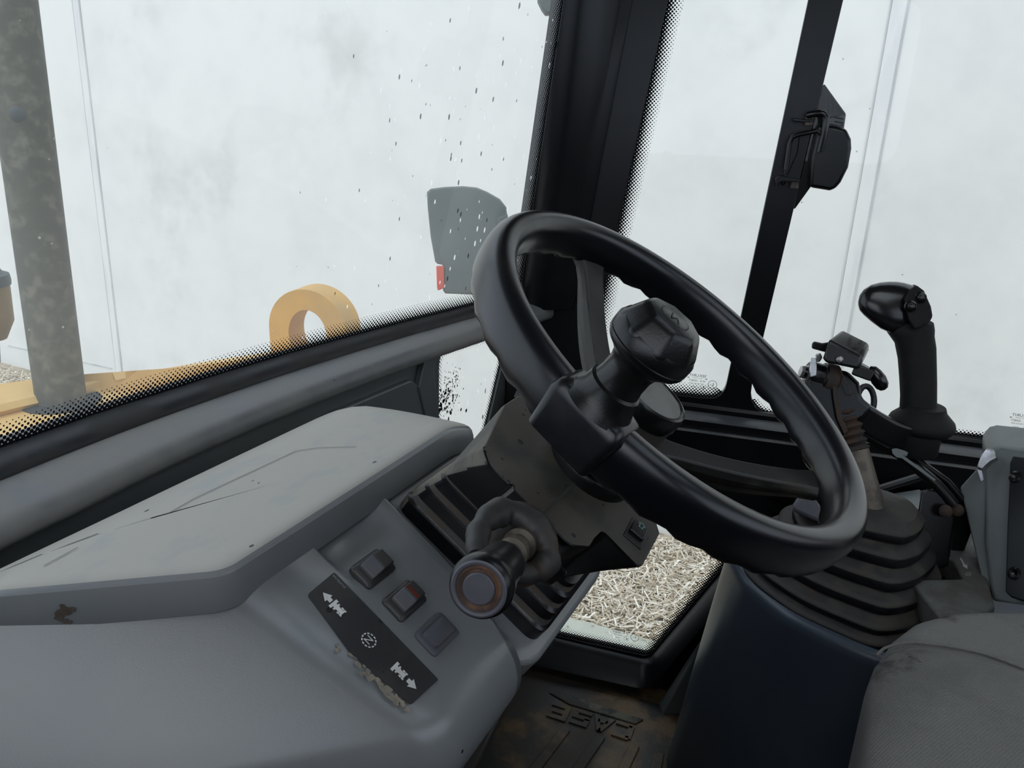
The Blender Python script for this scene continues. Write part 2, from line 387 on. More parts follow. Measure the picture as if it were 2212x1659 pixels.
# ================================================================== THE SETTING: outside
GZ = -1.3
def sheet(x0, y0, x1, y1, z): return MB().add([(x0, y0, z), (x1, y0, z), (x1, y1, z), (x0, y1, z)], [(0, 1, 2, 3)])
struct('ground', MB().box((0, 3, GZ - .1), ((1, 0, 0), (0, 1, 0), (0, 0, 1)), (12, 14, .1)), 'soil', smooth=0)
WX = 3.85
wall = MB().box((WX + .12, 3, 1.5), ((1, 0, 0), (0, 1, 0), (0, 0, 1)), (.12, 13, 2.9))
wo = struct('wall_outside', wall, 'concrete', smooth=0)
for yc in (5.755, .2, -5.3):
    s = MB(); s.box((WX - .002, yc, 1.5), ((1, 0, 0), (0, 1, 0), (0, 0, 1)), (.006, .032, 2.88))
    obj('joint_filler', s, 'seam_filler', wo, bevel=.004)
    s = MB(); s.box((WX - .0015, yc - .037, 1.5), ((1, 0, 0), (0, 1, 0), (0, 0, 1)), (.004, .006, 2.88))
    s.box((WX - .0015, yc + .036, 1.5), ((1, 0, 0), (0, 1, 0), (0, 0, 1)), (.004, .003, 2.88))
    obj('joint_shade', s, 'seam_shadow', wo)  # raised strips; the shade along the joint edges is their colour
s = MB()
a = on(19, 747, (WX, 0, 0), Vector((1, 0, 0))); b = on(242, 796, (WX, 0, 0), Vector((1, 0, 0)))
s.prism([a + Vector((0, 0, -.006)), b + Vector((0, 0, -.006)), b + Vector((0, 0, .006)), a + Vector((0, 0, .006))], (-.004, 0, 0))
obj('crack_line', s, 'seam_shadow', wo)

def chips():
    vs, fs, tone = [], [], []
    rnd = random.Random(3)
    def scatter(n, x0, x1, y0, y1, dens):
        for _ in range(n):
            x, y = rnd.uniform(x0, x1), rnd.uniform(y0, y1)
            if rnd.random() > dens(x, y): continue
            L = rnd.choice((.02, .03, .045, .07, .1)) * rnd.uniform(.7, 1.3); w = rnd.uniform(.003, .009) * (1 + 4 * L); t = rnd.uniform(.0015, .003)
            a = rnd.uniform(0, PI); ti = rnd.uniform(-.5, .5); z = GZ + rnd.uniform(.002, .03)
            u = Vector((math.cos(a) * math.cos(ti), math.sin(a) * math.cos(ti), math.sin(ti))) * L / 2
            v = Vector((-math.sin(a), math.cos(a), rnd.uniform(-.4, .4))) * w / 2; k = u.cross(v).normalized() * t
            c = Vector((x, y, z)); o = len(vs)
            vs.extend([c - u - v, c + u - v * .6, c + u + v * .6, c - u + v, c - u - v + k, c + u - v * .6 + k, c + u + v * .6 + k, c - u + v + k])
            fs.extend([(o + p, o + q, o + r, o + w_) for p, q, r, w_ in ((4, 5, 6, 7), (0, 1, 5, 4), (1, 2, 6, 5), (2, 3, 7, 6), (3, 0, 4, 7))])
            tone.extend([min(1, max(0, rnd.gauss(.56, .25)))] * 5)
    scatter(17000, 2.3, 3.76, .1, 1.75, lambda x, y: min(1, max(.06, (x - 2.62 - (y - 1.0) * .2) * 2.6 + .08)))
    scatter(5000, 3.1, 3.74, 5.9, 7.6, lambda x, y: 1)
    me = bpy.data.meshes.new('wood_chips'); me.from_pydata(vs, [], fs)
    at = me.attributes.new('tone', 'FLOAT', 'FACE'); at.data.foreach_set('value', tone)
    me.materials.append(MATS['wood_chip'])
    o = bpy.data.objects.new('wood_chips', me); COL.objects.link(o); o['kind'] = 'stuff'
    tag(o, 'pale bark chips scattered over the soil outside the cab', 'wood chips')
chips()
# pale kerb strip along the machine, seen through the lowest pane
k0, k1, k2, k3 = oz(1180, 1330, GZ), oz(1400, 1392, GZ), oz(1400, 1440, GZ), oz(1160, 1410, GZ)
dk = (k1 - k0).normalized()
kb = MB().prism([k0 - dk * 1.2, k1 + dk * 1.2, k2 + dk * 1.2 + (k2 - k1) * 2, k3 - dk * 1.2 + (k3 - k0) * 2], (0, 0, .03))
struct('kerb_strip', kb, 'kerb')

# ------------------------------------------------------------------ front frame of the machine seen over the sill
DZ = .42
deck = thing('loader_deck', 'yellow painted front frame deck of the loader outside the windshield', 'machine deck', (.6, 1.7, DZ))
p = [oz(-260, 1010, DZ), oz(-60, 905, DZ), oz(100, 868, DZ), oz(190, 845, DZ), oz(330, 812, DZ), oz(620, 770, DZ), oz(760, 860, DZ), oz(300, 1150, DZ), oz(-150, 1150, DZ)]
obj('deck_plate', MB().prism(p, (0, 0, -.05)), 'deck_yellow', deck, bevel=.008)
ca = [oz(x, y, DZ) for x, y in ((-260, 985), (-100, 930), (0, 899), (140, 866), (270, 835), (420, 806), (640, 772))]
cb_ = [oz(x, y, DZ + .05) for x, y in ((-260, 872), (-100, 845), (0, 829), (140, 812), (270, 802), (420, 790), (640, 760))]
rings = []
for a, b in zip(spline(ca, 5), spline(cb_, 5)):
    nn = (b - a); nn.z = 0; nn.normalize()
    rings.append([a - nn * .0, a - nn * .012 + Vector((0, 0, .014)), a + Vector((0, 0, .028)), a + nn * .03 + Vector((0, 0, .032)), b, Vector((b.x, b.y, DZ))])
obj('raised_cover', MB().loft(rings), 'deck_yellow', deck, label='raised yellow cover with rounded front lip')
post = thing('steel_post', 'weathered grey steel cylinder rising from the yellow deck at the far left', 'post', oz(135, 872, DZ))
pc = oz(133, 868, DZ); pd = pc.copy()
pr = (oz(188, 860, DZ) - oz(80, 880, DZ)).length / 2
pt = on(18, 0, pc, Vector((pc.x - CAM.x, pc.y - CAM.y, 0)).normalized())
pdir = (pt - pc).normalized()
obj('cylinder_barrel', MB().lathe([(pr, .001), (pr, 1.9)], pc, pdir), 'post_grey', post)
obj('clearance_shade', MB().lathe([(pr * 1.6, 0), (pr * 1.6, .004), (pr, .006)], pc, (0, 0, 1)), 'dark_hole', post, label='dark ring for the shaded gap round the foot of the post')  # solid ring; the shade of the open gap is its dark colour
hole = on(38, 248, pc - Vector((pc.x - CAM.x, pc.y - CAM.y, 0)).normalized() * pr, Vector((pc.x - CAM.x, pc.y - CAM.y, 0)).normalized())
obj('dark_disc', MB().lathe([(.017, -.01), (.017, .0), (.012, .003)], hole, -Vector((pc.x - CAM.x, pc.y - CAM.y, .2))), 'lamp_lid', post, label='small dark disc on the barrel')  # small raised disc, darker than the barrel

# lifting eye
eye = thing('lifting_eye', 'thick yellow lifting eye ring standing beyond the windshield sill', 'lifting eye', (1.1, 1.55, DZ))
ec = D(664, 716, 2.25); ev = Vector((.17, -.98, 0)).normalized(); en = Vector((-ev.y, ev.x, 0)); ev_ = Vector((0, 0, 1))
sc_ = 2.25 / FPX
def arch(rx, ry, lo): 
    pts = [(rx * math.cos(a), ry * math.sin(a)) for a in [PI * k / 28 for k in range(29)]]
    return pts + [(-rx * 1.0, -lo), (rx * 1.12, -lo)]
R0, R1 = 92 * sc_, 47 * sc_
outer = [(R0 * 1.02 * math.cos(PI * k / 28), R0 * math.sin(PI * k / 28)) for k in range(29)] + [(-R0 * 1.0, DZ + .002 - ec.z), (R0 * 1.1, DZ + .002 - ec.z)]
inner = [(R1 * .98 * math.cos(2 * PI * k / 32), -.012 + R1 * (1.35 if math.sin(2 * PI * k / 32) < 0 else 1.2) * math.sin(2 * PI * k / 32)) for k in range(32)]
obj('eye_plate', MB().plate(lambda x, y: ec + ev * x + ev_ * y, outer, [inner], en * .085), 'yellow_paint', eye, bevel=.004)

# work light at the far left
lamp = thing('work_light', 'brown work light with dark domed lid at the left edge of the windshield', 'work light', D(-10, 650, 2.1))
lc = D(-18, 735, 2.1); k = 2.1 / FPX
obj('lamp_housing', MB().lathe([(0, 0), (30 * k, .004), (40 * k, .03), (48 * k, .05), (50 * k, .13), (50 * k, .145)], lc, (0, 0, 1)), 'lamp_body', lamp)
obj('lamp_lid', MB().lathe([(53 * k, .145), (54 * k, .155), (52 * k, .172), (40 * k, .178), (34 * k, .19), (22 * k, .21), (0, .217)], lc, (0, 0, 1)), 'lamp_lid', lamp)
obj('lamp_stem', MB().lathe([(.012, -.06), (.018, 0)], lc, (0, 0, 1)), 'lamp_lid', lamp)

# mirrors
def slab(pix, d, thick, dirv=None): return MB().prism([D(x, y, d) for x, y in pix], dirv or ray(1000, 500).normalized() * thick)
mir = thing('rear_view_mirror', 'grey-green rear-view mirror housing with a red reflector outside the windshield', 'mirror', D(1010, 600, 2.0))
mp = [(922, 415), (930, 408), (960, 404), (1000, 402), (1030, 405), (1052, 414), (1080, 430), (1094, 448), (1097, 480), (1097, 640), (962, 634), (957, 628), (956, 572), (945, 570), (940, 565), (930, 510), (924, 450)]
rg = []
for sx, dd in ((.9, 1.99), (.97, 1.992), (1, 2.0), (1, 2.03), (.96, 2.05)):
    cx, cy = 1010, 520
    rg.append([D(cx + (x - cx) * sx, cy + (y - cy) * sx, dd) for x, y in mp])
obj('housing', MB().loft(rg), 'mirror_back', mir)
obj('reflector', slab([(942, 575), (959, 575), (960, 622), (946, 628), (944, 622)], 1.985, .025), 'reflector_red', mir, bevel=.002, label='red reflector strip')
obj('side_rib', slab([(1076, 470), (1097, 462), (1098, 560), (1074, 560)], 1.985, .03), 'mirror_back', mir, bevel=.003)
mir2 = thing('convex_mirror', 'tip of a grey mirror bracket hanging at the top beside the pillar', 'mirror', D(1185, 0, 1.9))
obj('bracket_tip', slab([(1160, -90), (1163, 0), (1172, 18), (1180, 29), (1190, 28), (1206, 10), (1216, -20), (1222, -90)], 1.9, .03), 'mirror_back', mir2, bevel=.004)
obj('bracket_arm', MB().tube([D(1190, -60, 1.9), D(1250, -160, 1.75)], .012), 'mirror_back', mir2)

# ================================================================== THE SETTING: cab shell
def box6(x0, y0, z0, x1, y1, z1): return MB().box(((x0 + x1) / 2, (y0 + y1) / 2, (z0 + z1) / 2), ((1, 0, 0), (0, 1, 0), (0, 0, 1)), ((x1 - x0) / 2, (y1 - y0) / 2, (z1 - z0) / 2))
struct('floor', MB().prism([Vector((-.82, -1.2, 0)), Vector((1.118, -1.2, 0)), Vector((.757, .67, 0)), Vector((-.82, .67, 0))], (0, 0, -.05)), 'mat_rubber', smooth=0)
added_hatch = rpoly([(-.32, -.75), (.40, -.75), (.40, -.02), (-.32, -.02)], .06)  # unseen roof opening, added so sky light falls in from above
ce = struct('ceiling', MB().plate(lambda x, y: Vector((x, y, 1.62)), [(-.95, -1.25), (1.1, -1.25), (1.1, .7), (-.95, .7)], [added_hatch], (0, 0, .05)), 'headliner')
struct('wall_back', MB().plate(lambda x, z: Vector((x, -1.2, z)), [(-.86, 0), (1.06, 0), (1.06, 1.62), (-.86, 1.62)], [rpoly([(-.78, .95), (.98, .95), (.98, 1.56), (-.78, 1.56)], .06)], (0, -.05, 0)), 'frame_paint')  # unseen rear wall; its window is assumed, for the light balance
struct('wall_left', MB().plate(lambda y, z: Vector((-.80, y, z)), [(-1.2, 0), (.7, 0), (.7, 1.62), (-1.2, 1.62)], [rpoly([(-.62, 1.02), (.5, 1.02), (.5, 1.56), (-.62, 1.56)], .08)], (-.05, 0, 0)), 'frame_paint')  # unseen left side, assumed shut with a high opening to limit light

# right wall plane: s runs forward along the wall, z up
WP0 = Vector((.79, .43, 0)); WN = Vector((.982, .19, 0)).normalized(); WD = Vector((-WN.y, WN.x, 0))
def wpt(s, z, o=0): return WP0 + WD * s + Vector((0, 0, z)) + WN * o
def wpx(px, py, o=0):
    q = on(px, py, WP0 + WN * o, WN) - WP0; return (q.dot(WD), q.z)
def wline(p, q, z, o=0):
    a, b = wpx(*p, o), wpx(*q, o); t = (z - a[1]) / (b[1] - a[1]); return (a[0] + (b[0] - a[0]) * t, z)
TOP = 1.545
pane_front = rpoly([wline((1440, 0), (1320, 520), TOP), wline((1320, 520), (1262, 815), .655), wpx(1562, 864), wline((1750, 0), (1578, 850), TOP)], [.03, .03, .035, .03])
pane_rear = rpoly([wline((1820, 0), (1612, 860), TOP), (wpx(1612, 880)[0], .64), (-1.25, .66), (-1.25, TOP)], [.03, .05, .05, .05])
pane_low = rpoly([wpx(1190, 1130), wpx(1176, 1368), wpx(1400, 1418), wpx(1672, 1092)], [.03, .03, .022, .04])
ridge = lambda z: wline((1340, 0), (1250, 480), z)[0]
outer = [(-1.62, 0), (.225, 0), (.225, .80), (ridge(.84), .84), (ridge(1.3), 1.3), (ridge(1.62), 1.62), (-1.62, 1.62)]
struct('wall_right', MB().plate(lambda s, z: wpt(s, z), outer, [pane_front, pane_rear, pane_low], WN * .02), 'frame_paint', bevel=.003)
# stepped sill ledges running along the right wall, inside
s0, s1 = -1.5, .2
def rail(profile, sA, sB): return MB().loft([[wpt(sA, z, o) for o, z in profile], [wpt(sB, z, o) for o, z in profile]])
zA, zB = wpx(1696, 932, -.03)[1], wpx(1714, 960, -.046)[1]
zA0, zB0 = wpx(1676, 911, -.006)[1], wpx(1705, 954, -.031)[1]
struct('trim_1', rail([(.01, .645), (-.003, .645), (-.006, .64), (-.006, zA0), (-.026, zA + .001), (-.030, zA - .002), (-.031, zB0), (-.043, zB + .001), (-.046, zB - .002), (-.046, zB - .05), (.01, zB - .05)], s0, s1), ['frame_paint', 'sill_dusty'], smooth=25)
for p_ in bpy.data.objects['trim_1'].data.polygons:
    if abs(p_.normal.z) > .6 and p_.center.z > .56: p_.material_index = 1
# frame round the lowest pane: a pressed lip standing into the cab
lo_out = [(a[0], a[1]) for a in (wpx(1120, 1100), wpx(1128, 1400), wpx(1408, 1460), wpx(1735, 1065))]
lip_o = rpoly(lo_out, [.03, .04, .05, .05], 8); lip_i = rpoly([wpx(1190, 1130), wpx(1180, 1372), wpx(1400, 1424), wpx(1680, 1090)], [.03, .03, .03, .04], 8)
def lipmap(f, o): return [wpt(a[0] + (b[0] - a[0]) * f, a[1] + (b[1] - a[1]) * f, o) for a, b in zip(lip_i, lip_o)]
lip = MB().loft([lipmap(0, .002), lipmap(.06, -.012), lipmap(.25, -.022), lipmap(.8, -.045), lipmap(.97, -.05), lipmap(1.05, -.04), lipmap(1.12, -.0), lipmap(1.12, .01)], cap=False)
struct('trim_2', lip, 'frame_paint', smooth=50)

def pane(name, loop, fn, m, w, o=0):
    n = len(loop)
    g = MB(); tris = tessellate_polygon([[Vector((x, y, 0)) for x, y in loop]])
    g.add([fn(x, y) for x, y in loop], [tuple(t) for t in tris])
    w_ = struct(name, g, m, smooth=0)
    return w_
def stamp(parent, org, ux, uy, h, lines='full'):
    """maker's mark printed on the outside of the glass, so it reads mirrored from in here"""
    t = MB(); ux = Vector(ux); uy = Vector(uy)
    put_text(t, 'SEKURIT', h * 1.25, org, ux, uy, cy=2.9 * h, sx=1.15)
    put_text(t, 'SAINT-GOBAIN', h * .45, org, ux, uy, cy=2.05 * h)
    put_text(t, '43 R - 000877', h * .9, org, ux, uy, cy=1.15 * h)
    put_text(t, 'DOT 38 AS3 M20', h * .62, org, ux, uy, cy=.2 * h)
    put_text(t, '035003', h * .55, org, ux, uy, cx=.8 * h, cy=-.9 * h)
    put_text(t, 'E', h * 1.25, org, ux, uy, cx=-5.1 * h, cy=.5 * h); put_text(t, '3', h * .8, org, ux, uy, cx=-4.4 * h, cy=.35 * h)
    fn = lambda x, y: Vector(org) + ux * x + uy * y
    strip(t, [(-4.9 * h + 1.35 * h * math.cos(2 * PI * k / 28), .45 * h + 1.35 * h * math.sin(2 * PI * k / 28)) for k in range(28)], h * .14, fn, True)
    for sx in (-1, 1): strip(t, [(sx * 2.5 * h, 2.05 * h), (sx * 3.1 * h, 2.05 * h)], h * .25, fn)
    strip(t, [(-2.9 * h, -1.3 * h), (-1.3 * h, -1.3 * h), (-1.3 * h, -.4 * h), (-2.9 * h, -.4 * h)], h * .1, fn, True)
    strip(t, [(-2.5 * h, -.85 * h), (-2.1 * h, -.85 * h)], h * .4, fn)
    strip(t, [(0, -1.8 * h), (.25 * h, -1.8 * h)], h * .25, fn)
    obj('glass_stamp', t, 'dark_print', parent, smooth=0, label='small mirrored maker mark printed on the pane')
for nm, lp, wdt in (('window_2', pane_front, .026), ('window_3', pane_rear, .012), ('window_4', pane_low, .022)):
    w_ = pane(nm, lp, lambda s, z: wpt(s, z, .006), 'side_glass', wdt)
    frit_band('dot_band', lp, lambda s, z: wpt(s, z, .005), wdt, w_, pitch=.0044, keep={'window_2': lambda m: m.y < .672 or m.x > (.03 if m.y < .9 else wline((1440, 0), (1320, 520), m.y)[0] - .03), 'window_3': lambda m: m.y < .668 and m.x < -.2, 'window_4': None}[nm])
    px = {'window_2': (1505, 828), 'window_3': (2203, 915), 'window_4': (1340, 1372)}[nm]
    a = wpx(*px, .004); hh = {'window_2': .0058, 'window_3': .0056, 'window_4': .0062}[nm]
    stamp(w_, wpt(a[0], a[1] - .002, .0045), WD, (0, 0, 1), hh)

# windshield: a gently curved pane raked back
BC = spline([(-1.0, .63, 0), (-.6, .70, 0), (-.19, .73, 0), (.085, .722, 0), (.35, .69, 0), (.588, .647, 0), (.77, .613, 0), (.90, .585, 0)], 10)
RAKE = -.15
arc = [0]
for i in range(1, len(BC)): arc.append(arc[-1] + (BC[i] - BC[i - 1]).length)
def wsp(u, z, o=0):
    u = max(0, min(arc[-1], u)); i = 0
    while i < len(arc) - 2 and arc[i + 1] < u: i += 1
    t = (u - arc[i]) / (arc[i + 1] - arc[i]); p = BC[i].lerp(BC[i + 1], t); d = (BC[i + 1] - BC[i]).normalized()
    return Vector((p.x, p.y + RAKE * (z - .83), z)) + Vector((-d.y, d.x, 0)) * o
def ucoord(px, py):
    """arc length and height where a sight line meets the windshield"""
    best = None
    for k in range(400):
        u = arc[-1] * k / 399; q = wsp(u, .9); d = (wsp(u + .01, .9) - wsp(u - .01, .9)); nn = Vector((-d.y, d.x, 0)); nn.z = -RAKE * nn.y
        try: h = on(px, py, q, nn)
        except ZeroDivisionError: continue
        e = (Vector((h.x, h.y - RAKE * (h.z - .83))) - Vector((wsp(u, .83).x, wsp(u, .83).y))).length
        if best is None or e < best[0]: best = (e, u, h.z)
    return best[1], best[2]
uR1, zR1 = ucoord(1145, 470); uR0, zR0 = ucoord(1215, 0)
slope = (uR0 - uR1) / (zR0 - zR1)
UR = lambda z: uR1 + slope * (z - zR1)
NU, NZ = 60, 12
def ws_pane():
    g = MB(); vs = []; z0, z1 = .822, 1.58
    for j in range(NZ + 1):
        z = z0 + (z1 - z0) * j / NZ
        for i in range(NU + 1): vs.append(wsp(.05 + (UR(z) + .01 - .05) * i / NU, z))
    g.add(vs, [(j * (NU + 1) + i, j * (NU + 1) + i + 1, (j + 1) * (NU + 1) + i + 1, (j + 1) * (NU + 1) + i) for j in range(NZ) for i in range(NU)])
    return struct('window_1', g, 'windshield_glass', smooth=80)
w1 = ws_pane()
pane('added_roof_window', added_hatch, lambda x, y: Vector((x, y, 1.65)), 'side_glass', 0)  # glazing of the added, unseen roof opening
lp = [(.08 + (UR(.83) - .02 - .08) * i / 40, .827) for i in range(41)] + [(UR(.83) - .004, .837)] + [(UR(.85 + .71 * i / 10), .85 + .71 * i / 10) for i in range(11)] + [(UR(1.56) * (1 - i / 20) + .08 * i / 20, 1.575) for i in range(1, 21)]
frit_band('dot_band', lp, lambda u, z: wsp(u, z, -.002), .026, w1, pitch=.0043)
# pillar between windshield and side pane
pil = []
for z in (.80, .96, 1.1, 1.3, 1.5, 1.62):
    a = wsp(UR(z), z, -.004); a2 = wsp(UR(z) + .012, z, .03); r0 = wpt(ridge(z), z, -.006); r1 = wpt(ridge(z) - .02, z, -.004); r2 = wpt(ridge(z) - .02, z, .04)
    m = a.lerp(r0, .45) + Vector((-.012, -.012, 0)); m2 = a.lerp(r0, .8) + Vector((-.006, -.01, 0))
    pil.append([a, a.lerp(r0, .18) + Vector((-.01, -.008, 0)), m, m2, r0 + Vector((-.004, -.004, 0)), r1, r2, a2 + Vector((.03, .0, 0)), a2])
struct('trim_3', MB().loft(pil), 'frame_paint', smooth=30)
# sill under the windshield: rubber lip, dusty ledge, rounded nose
def sillring(u, prof):
    f = 1.12 - .52 * min(1, max(0, (wsp(u, .83).x + .2) / .95))
    return [wsp(u, z, -o * f) for o, z in prof]
US = [.02 + (arc[-1] - .04) * i / 50 for i in range(51)]
struct('trim_4', MB().loft([sillring(u, [(-.03, .822), (-.004, .827), (.006, .828), (.02, .824), (.031, .817), (.034, .811), (.03, .79), (-.03, .79)]) for u in US]), 'rubber', smooth=50)
struct('trim_5', MB().loft([sillring(u, [(.02, .811), (.034, .8115), (.055, .808), (.074, .804), (.083, .80), (.089, .794), (.091, .786), (.088, .779), (.08, .776), (.06, .775), (.02, .775)]) for u in US]), 'sill_paint', smooth=50)
# front wall below the sill
FY = .655
win5 = rpoly([(v.x, v.z) for v in (oy(948, 752, FY), oy(1105, 706, FY), oy(1040, 980, FY), oy(948, 940, FY))], [.035, .02, .02, .02])
fo = [(-.86, 0), (.768, 0), (.768, .80), (-.86, .80)]
struct('wall_front', MB().plate(lambda x, z: Vector((x, FY, z)), fo, [win5], (0, .008, 0)), 'front_paint')
w5 = pane('window_5', win5, lambda x, z: Vector((x, FY + .006, z)), 'windshield_glass', .02)
frit_band('dot_band', win5, lambda x, z: Vector((x, FY + .005, z)), .02, w5)
# soot smear at the edge of the corner pane: clumps of mud stuck to the glass
sm = MB(); rr = random.Random(5)
for i in range(240):
    t = rr.random() ** .6; x, y = 985 - 28 * (t) + rr.gauss(0, 9 + 6 * t), 780 + 110 * t + rr.gauss(0, 8)
    q = oy(x, y, FY + .004); r = rr.uniform(.0006, .0024) * (.5 + t)
    k = rr.randint(5, 7); sm.add([q + Vector((math.cos(2 * PI * j / k) * r * rr.uniform(.6, 1.2), 0, math.sin(2 * PI * j / k) * r * rr.uniform(.7, 1.5))) for j in range(k)], [tuple(range(k))])
obj('mud_spatter', sm, 'dark_hole', w5, smooth=0, label='dark mud spatter on the pane')['kind'] = 'stuff'
pn = rpoly([(v.x, v.z) for v in (oy(500, 1000, FY), oy(700, 893, FY), oy(880, 818, FY), oy(905, 838, FY), oy(922, 960, FY), oy(700, 1100, FY))], [.01, .01, .02, .02, .01, .01])
fp = MB().prism([Vector((x, FY + .002, z)) for x, z in pn], (0, -.010, 0))
struct('trim_6', fp, 'front_paint', bevel=.008)
# gusset plate closing the front wall beside the corner pane
struct('trim_7', MB().prism([oy(925, 748, FY - .012), oy(946, 740, FY - .012), oy(938, 800, FY - .012), oy(950, 925, FY - .012), oy(926, 925, FY - .012), oy(906, 838, FY - .012)], (0, .012, 0)), 'front_paint', bevel=.002)

# ================================================================== STEERING WHEEL AXES
SWC = Vector((.043, .157, .938)); TI = math.radians(34)
SN = Vector((0, -math.sin(TI), math.cos(TI))); SU = Vector((1, 0, 0)); SW = Vector((0, math.cos(TI), math.sin(TI)))
def sab(px, py, s):
    q = on(px, py, SWC + SN * s, SN) - SWC; return (q.x, q.dot(SW))
def AB(a, b, s): return SWC + SU * a + SW * b + SN * s
def ABf(s): return lambda a, b: AB(a, b, s)

# ================================================================== DASHBOARD
PS = -.288                                   # the slanted switch panel lies on this level of the column axis
dash = thing('dashboard', 'grey moulded dashboard with dusty top pad and slanted switch panel', 'dashboard', (-.05, .5, .4))
ZT, ZL = .80, .769
def padline(t): return Vector((-.216 - .64 * t, .424 + .77 * t))       # left chamfer of the pad
pad2 = [tuple(padline(0)), (.195, .426), (.222, .45), (.205, .50), (.125, .61), tuple(padline(.268))]
pad2 = rpoly(pad2, [.036, .03, .03, .05, .05, .03], 10)
_q = []
for i, p in enumerate(pad2):
    a, b = Vector(p), Vector(pad2[(i + 1) % len(pad2)]); n_ = max(1, int((b - a).length / .015))
    _q += [tuple(a.lerp(b, k / n_)) for k in range(n_)]
pad2 = [_q[0]]
for p in _q[1:]:
    if (Vector(p) - Vector(pad2[-1])).length > .0012 and (Vector(p) - Vector(_q[0])).length > .0012: pad2.append(p)
cxp, cyp = -.05, .52
def padring(sc, z): return [Vector((x + (cxp - x) * sc, y + (cyp - y) * sc, z)) for x, y in pad2]
# offset rings: skirt, rounded shoulder, almost flat top that falls away at the right end
def off_ring(o, z, drop=0):
    n = len(pad2); out = []
    for i in range(n):
        p = Vector(pad2[i]); e1 = (p - Vector(pad2[i - 1])); e2 = Vector(pad2[(i + 1) % n]) - p
        b = (e1.normalized() + e2.normalized()).normalized(); nn = Vector((-b.y, b.x))
        q = p + nn * o; zz = z - max(0, q.x - .13) ** 1.5 * 1.1 - .03 * (max(0, q.y - .555) / .07) ** 1.5
        out.append(Vector((q.x, q.y, zz)))
    return out
topr = [off_ring(0, ZL - .004), off_ring(-.001, ZL + .004), off_ring(.001, ZT - .012), off_ring(.003, ZT - .0055), off_ring(.007, ZT - .002), off_ring(.012, ZT - .0004), off_ring(.02, ZT)]
for f in (.08, .16, .3, .45, .6, .8, 1): topr.append([Vector((q.x + (-.08 - q.x) * f, q.y + (.5 - q.y) * f, ZT - .03 * (max(0, q.y + (.5 - q.y) * f - .555) / .07) ** 1.5 - max(0, q.x + (-.08 - q.x) * f - .13) ** 1.5 * 1.1)) for q in off_ring(.02, ZT)])
pm = MB().loft(topr, cap=False)
tpo = obj('top_pad', pm, ['dash_plastic', 'dash_pad'], dash, smooth=30, recalc=False)
for p_ in tpo.data.polygons:
    if p_.normal.z > .86: p_.material_index = 1
sc_l = MB()
for pl_ in ([(368, 1108), (420, 1078), (640, 975), (690, 968), (770, 966)], [(95, 1224), (168, 1184)]):
    strip(sc_l, [(q.x, q.y) for q in (oz(x, y, ZT) for x, y in pl_)], .0008, lambda x, y: Vector((x, y, ZT + .0008 - .03 * (max(0, y - .555) / .07) ** 1.5)))
obj('scored_line', sc_l, 'sill_dusty', dash, smooth=0)

stn = MB(); rr = random.Random(2); pn0 = Vector((-.77, -.64, 0)).normalized(); pq = Vector((-.216, .424, 0))
for k in range(26):
    x, y = 140 + rr.gauss(0, 9), 1322 + rr.gauss(0, 8)
    if (x - 142) ** 2 + (y - 1326) ** 2 < 22: continue
    q = on(x, y, pq, pn0) + pn0 * (.0012 + .00002 * k); r = rr.uniform(.0012, .0035); n_ = rr.randint(6, 9); t1 = Vector((-.64, .77, 0))
    stn.add([q + t1 * (math.cos(2 * PI * j / n_) * r * rr.uniform(.6, 1.3)) + Vector((0, 0, math.sin(2 * PI * j / n_) * r * rr.uniform(.6, 1.2))) for j in range(n_)], [tuple(range(n_))])
obj('stain', stn, 'stain_brown', dash, smooth=0, label='dried brown splash on the pad edge')['kind'] = 'stuff'
# slanted panel with a rolled front edge; its left flank spreads towards the door under the pad
aL0, bL0 = sab(545, 1283, PS); aL1, bL1 = sab(876, 1528, PS)
def ridge_a(b): return aL0 + (aL1 - aL0) * (b - bL0) / (bL1 - bL0)
FD = Vector((-.717, .697, 0))
prof = [(.135, 0), (.125, 0), (.11, 0), (.10, 0), (.09, 0), (.08, 0), (.07, 0), (.05, 0), (0, 0), (-.03, 0), (-.045, -.0006)]
prof += [(-.045 - .055 * math.sin(k * PI / 20), -.055 + .055 * math.cos(k * PI / 20)) for k in range(1, 11)]
prof += [(-.098, -.08), (-.085, -.15), (-.03, -.30)]
rows = []
for b, ds in prof:
    bb = max(b, -.06); ra = ridge_a(bb); R = AB(ra, b, PS + ds); row = [R + FD * .9, R + FD * .25, R + FD * .05]
    p1, p2 = R + FD * .026, R + SU * .026
    for k in range(11):
        u = k / 10; row.append(p1 * (1 - u) ** 2 + R * 2 * u * (1 - u) + p2 * u * u)
    ar = -.041 - .022 * min(1, max(0, (.03 - b) / .09)) ** 1.5
    g_ = min(1, max(0, (b - .065) / .05)); g_ = .014 * g_ * g_ * (3 - 2 * g_)
    row += [AB(-.158, b, PS + ds), AB(-.150, b, PS + ds - g_ * .5), AB(-.140, b, PS + ds - g_), AB(-.075, b, PS + ds - g_), AB(-.060, b, PS + ds - g_ * .4)]
    row += [AB(ar - .006, b, PS + ds), AB(ar - .002, b, PS + ds - .001), AB(ar, b, PS + ds - .004), AB(ar + .0005, b, PS + ds - .05)]
    rows.append(row)
obj('switch_panel', MB().loft(rows, cap=False, close=False), 'dash_plastic', dash, smooth=60)
rb = rpoly([(-.075, .13), (-.075, -.072), (-.04, -.094), (.17, -.094), (.17, .13)], [0, .02, .04, .04, 0])
obj('column_recess', MB().loft([ABf(PS - .014)(0, 0) * 0 + p for p in []] or [[AB(a, b, PS - .012) for a, b in rb], [AB(a, b, PS - .06) for a, b in rb], [AB(a, b + .03, PS - .25) for a, b in rb]]), 'dash_plastic', dash, bevel=.006)

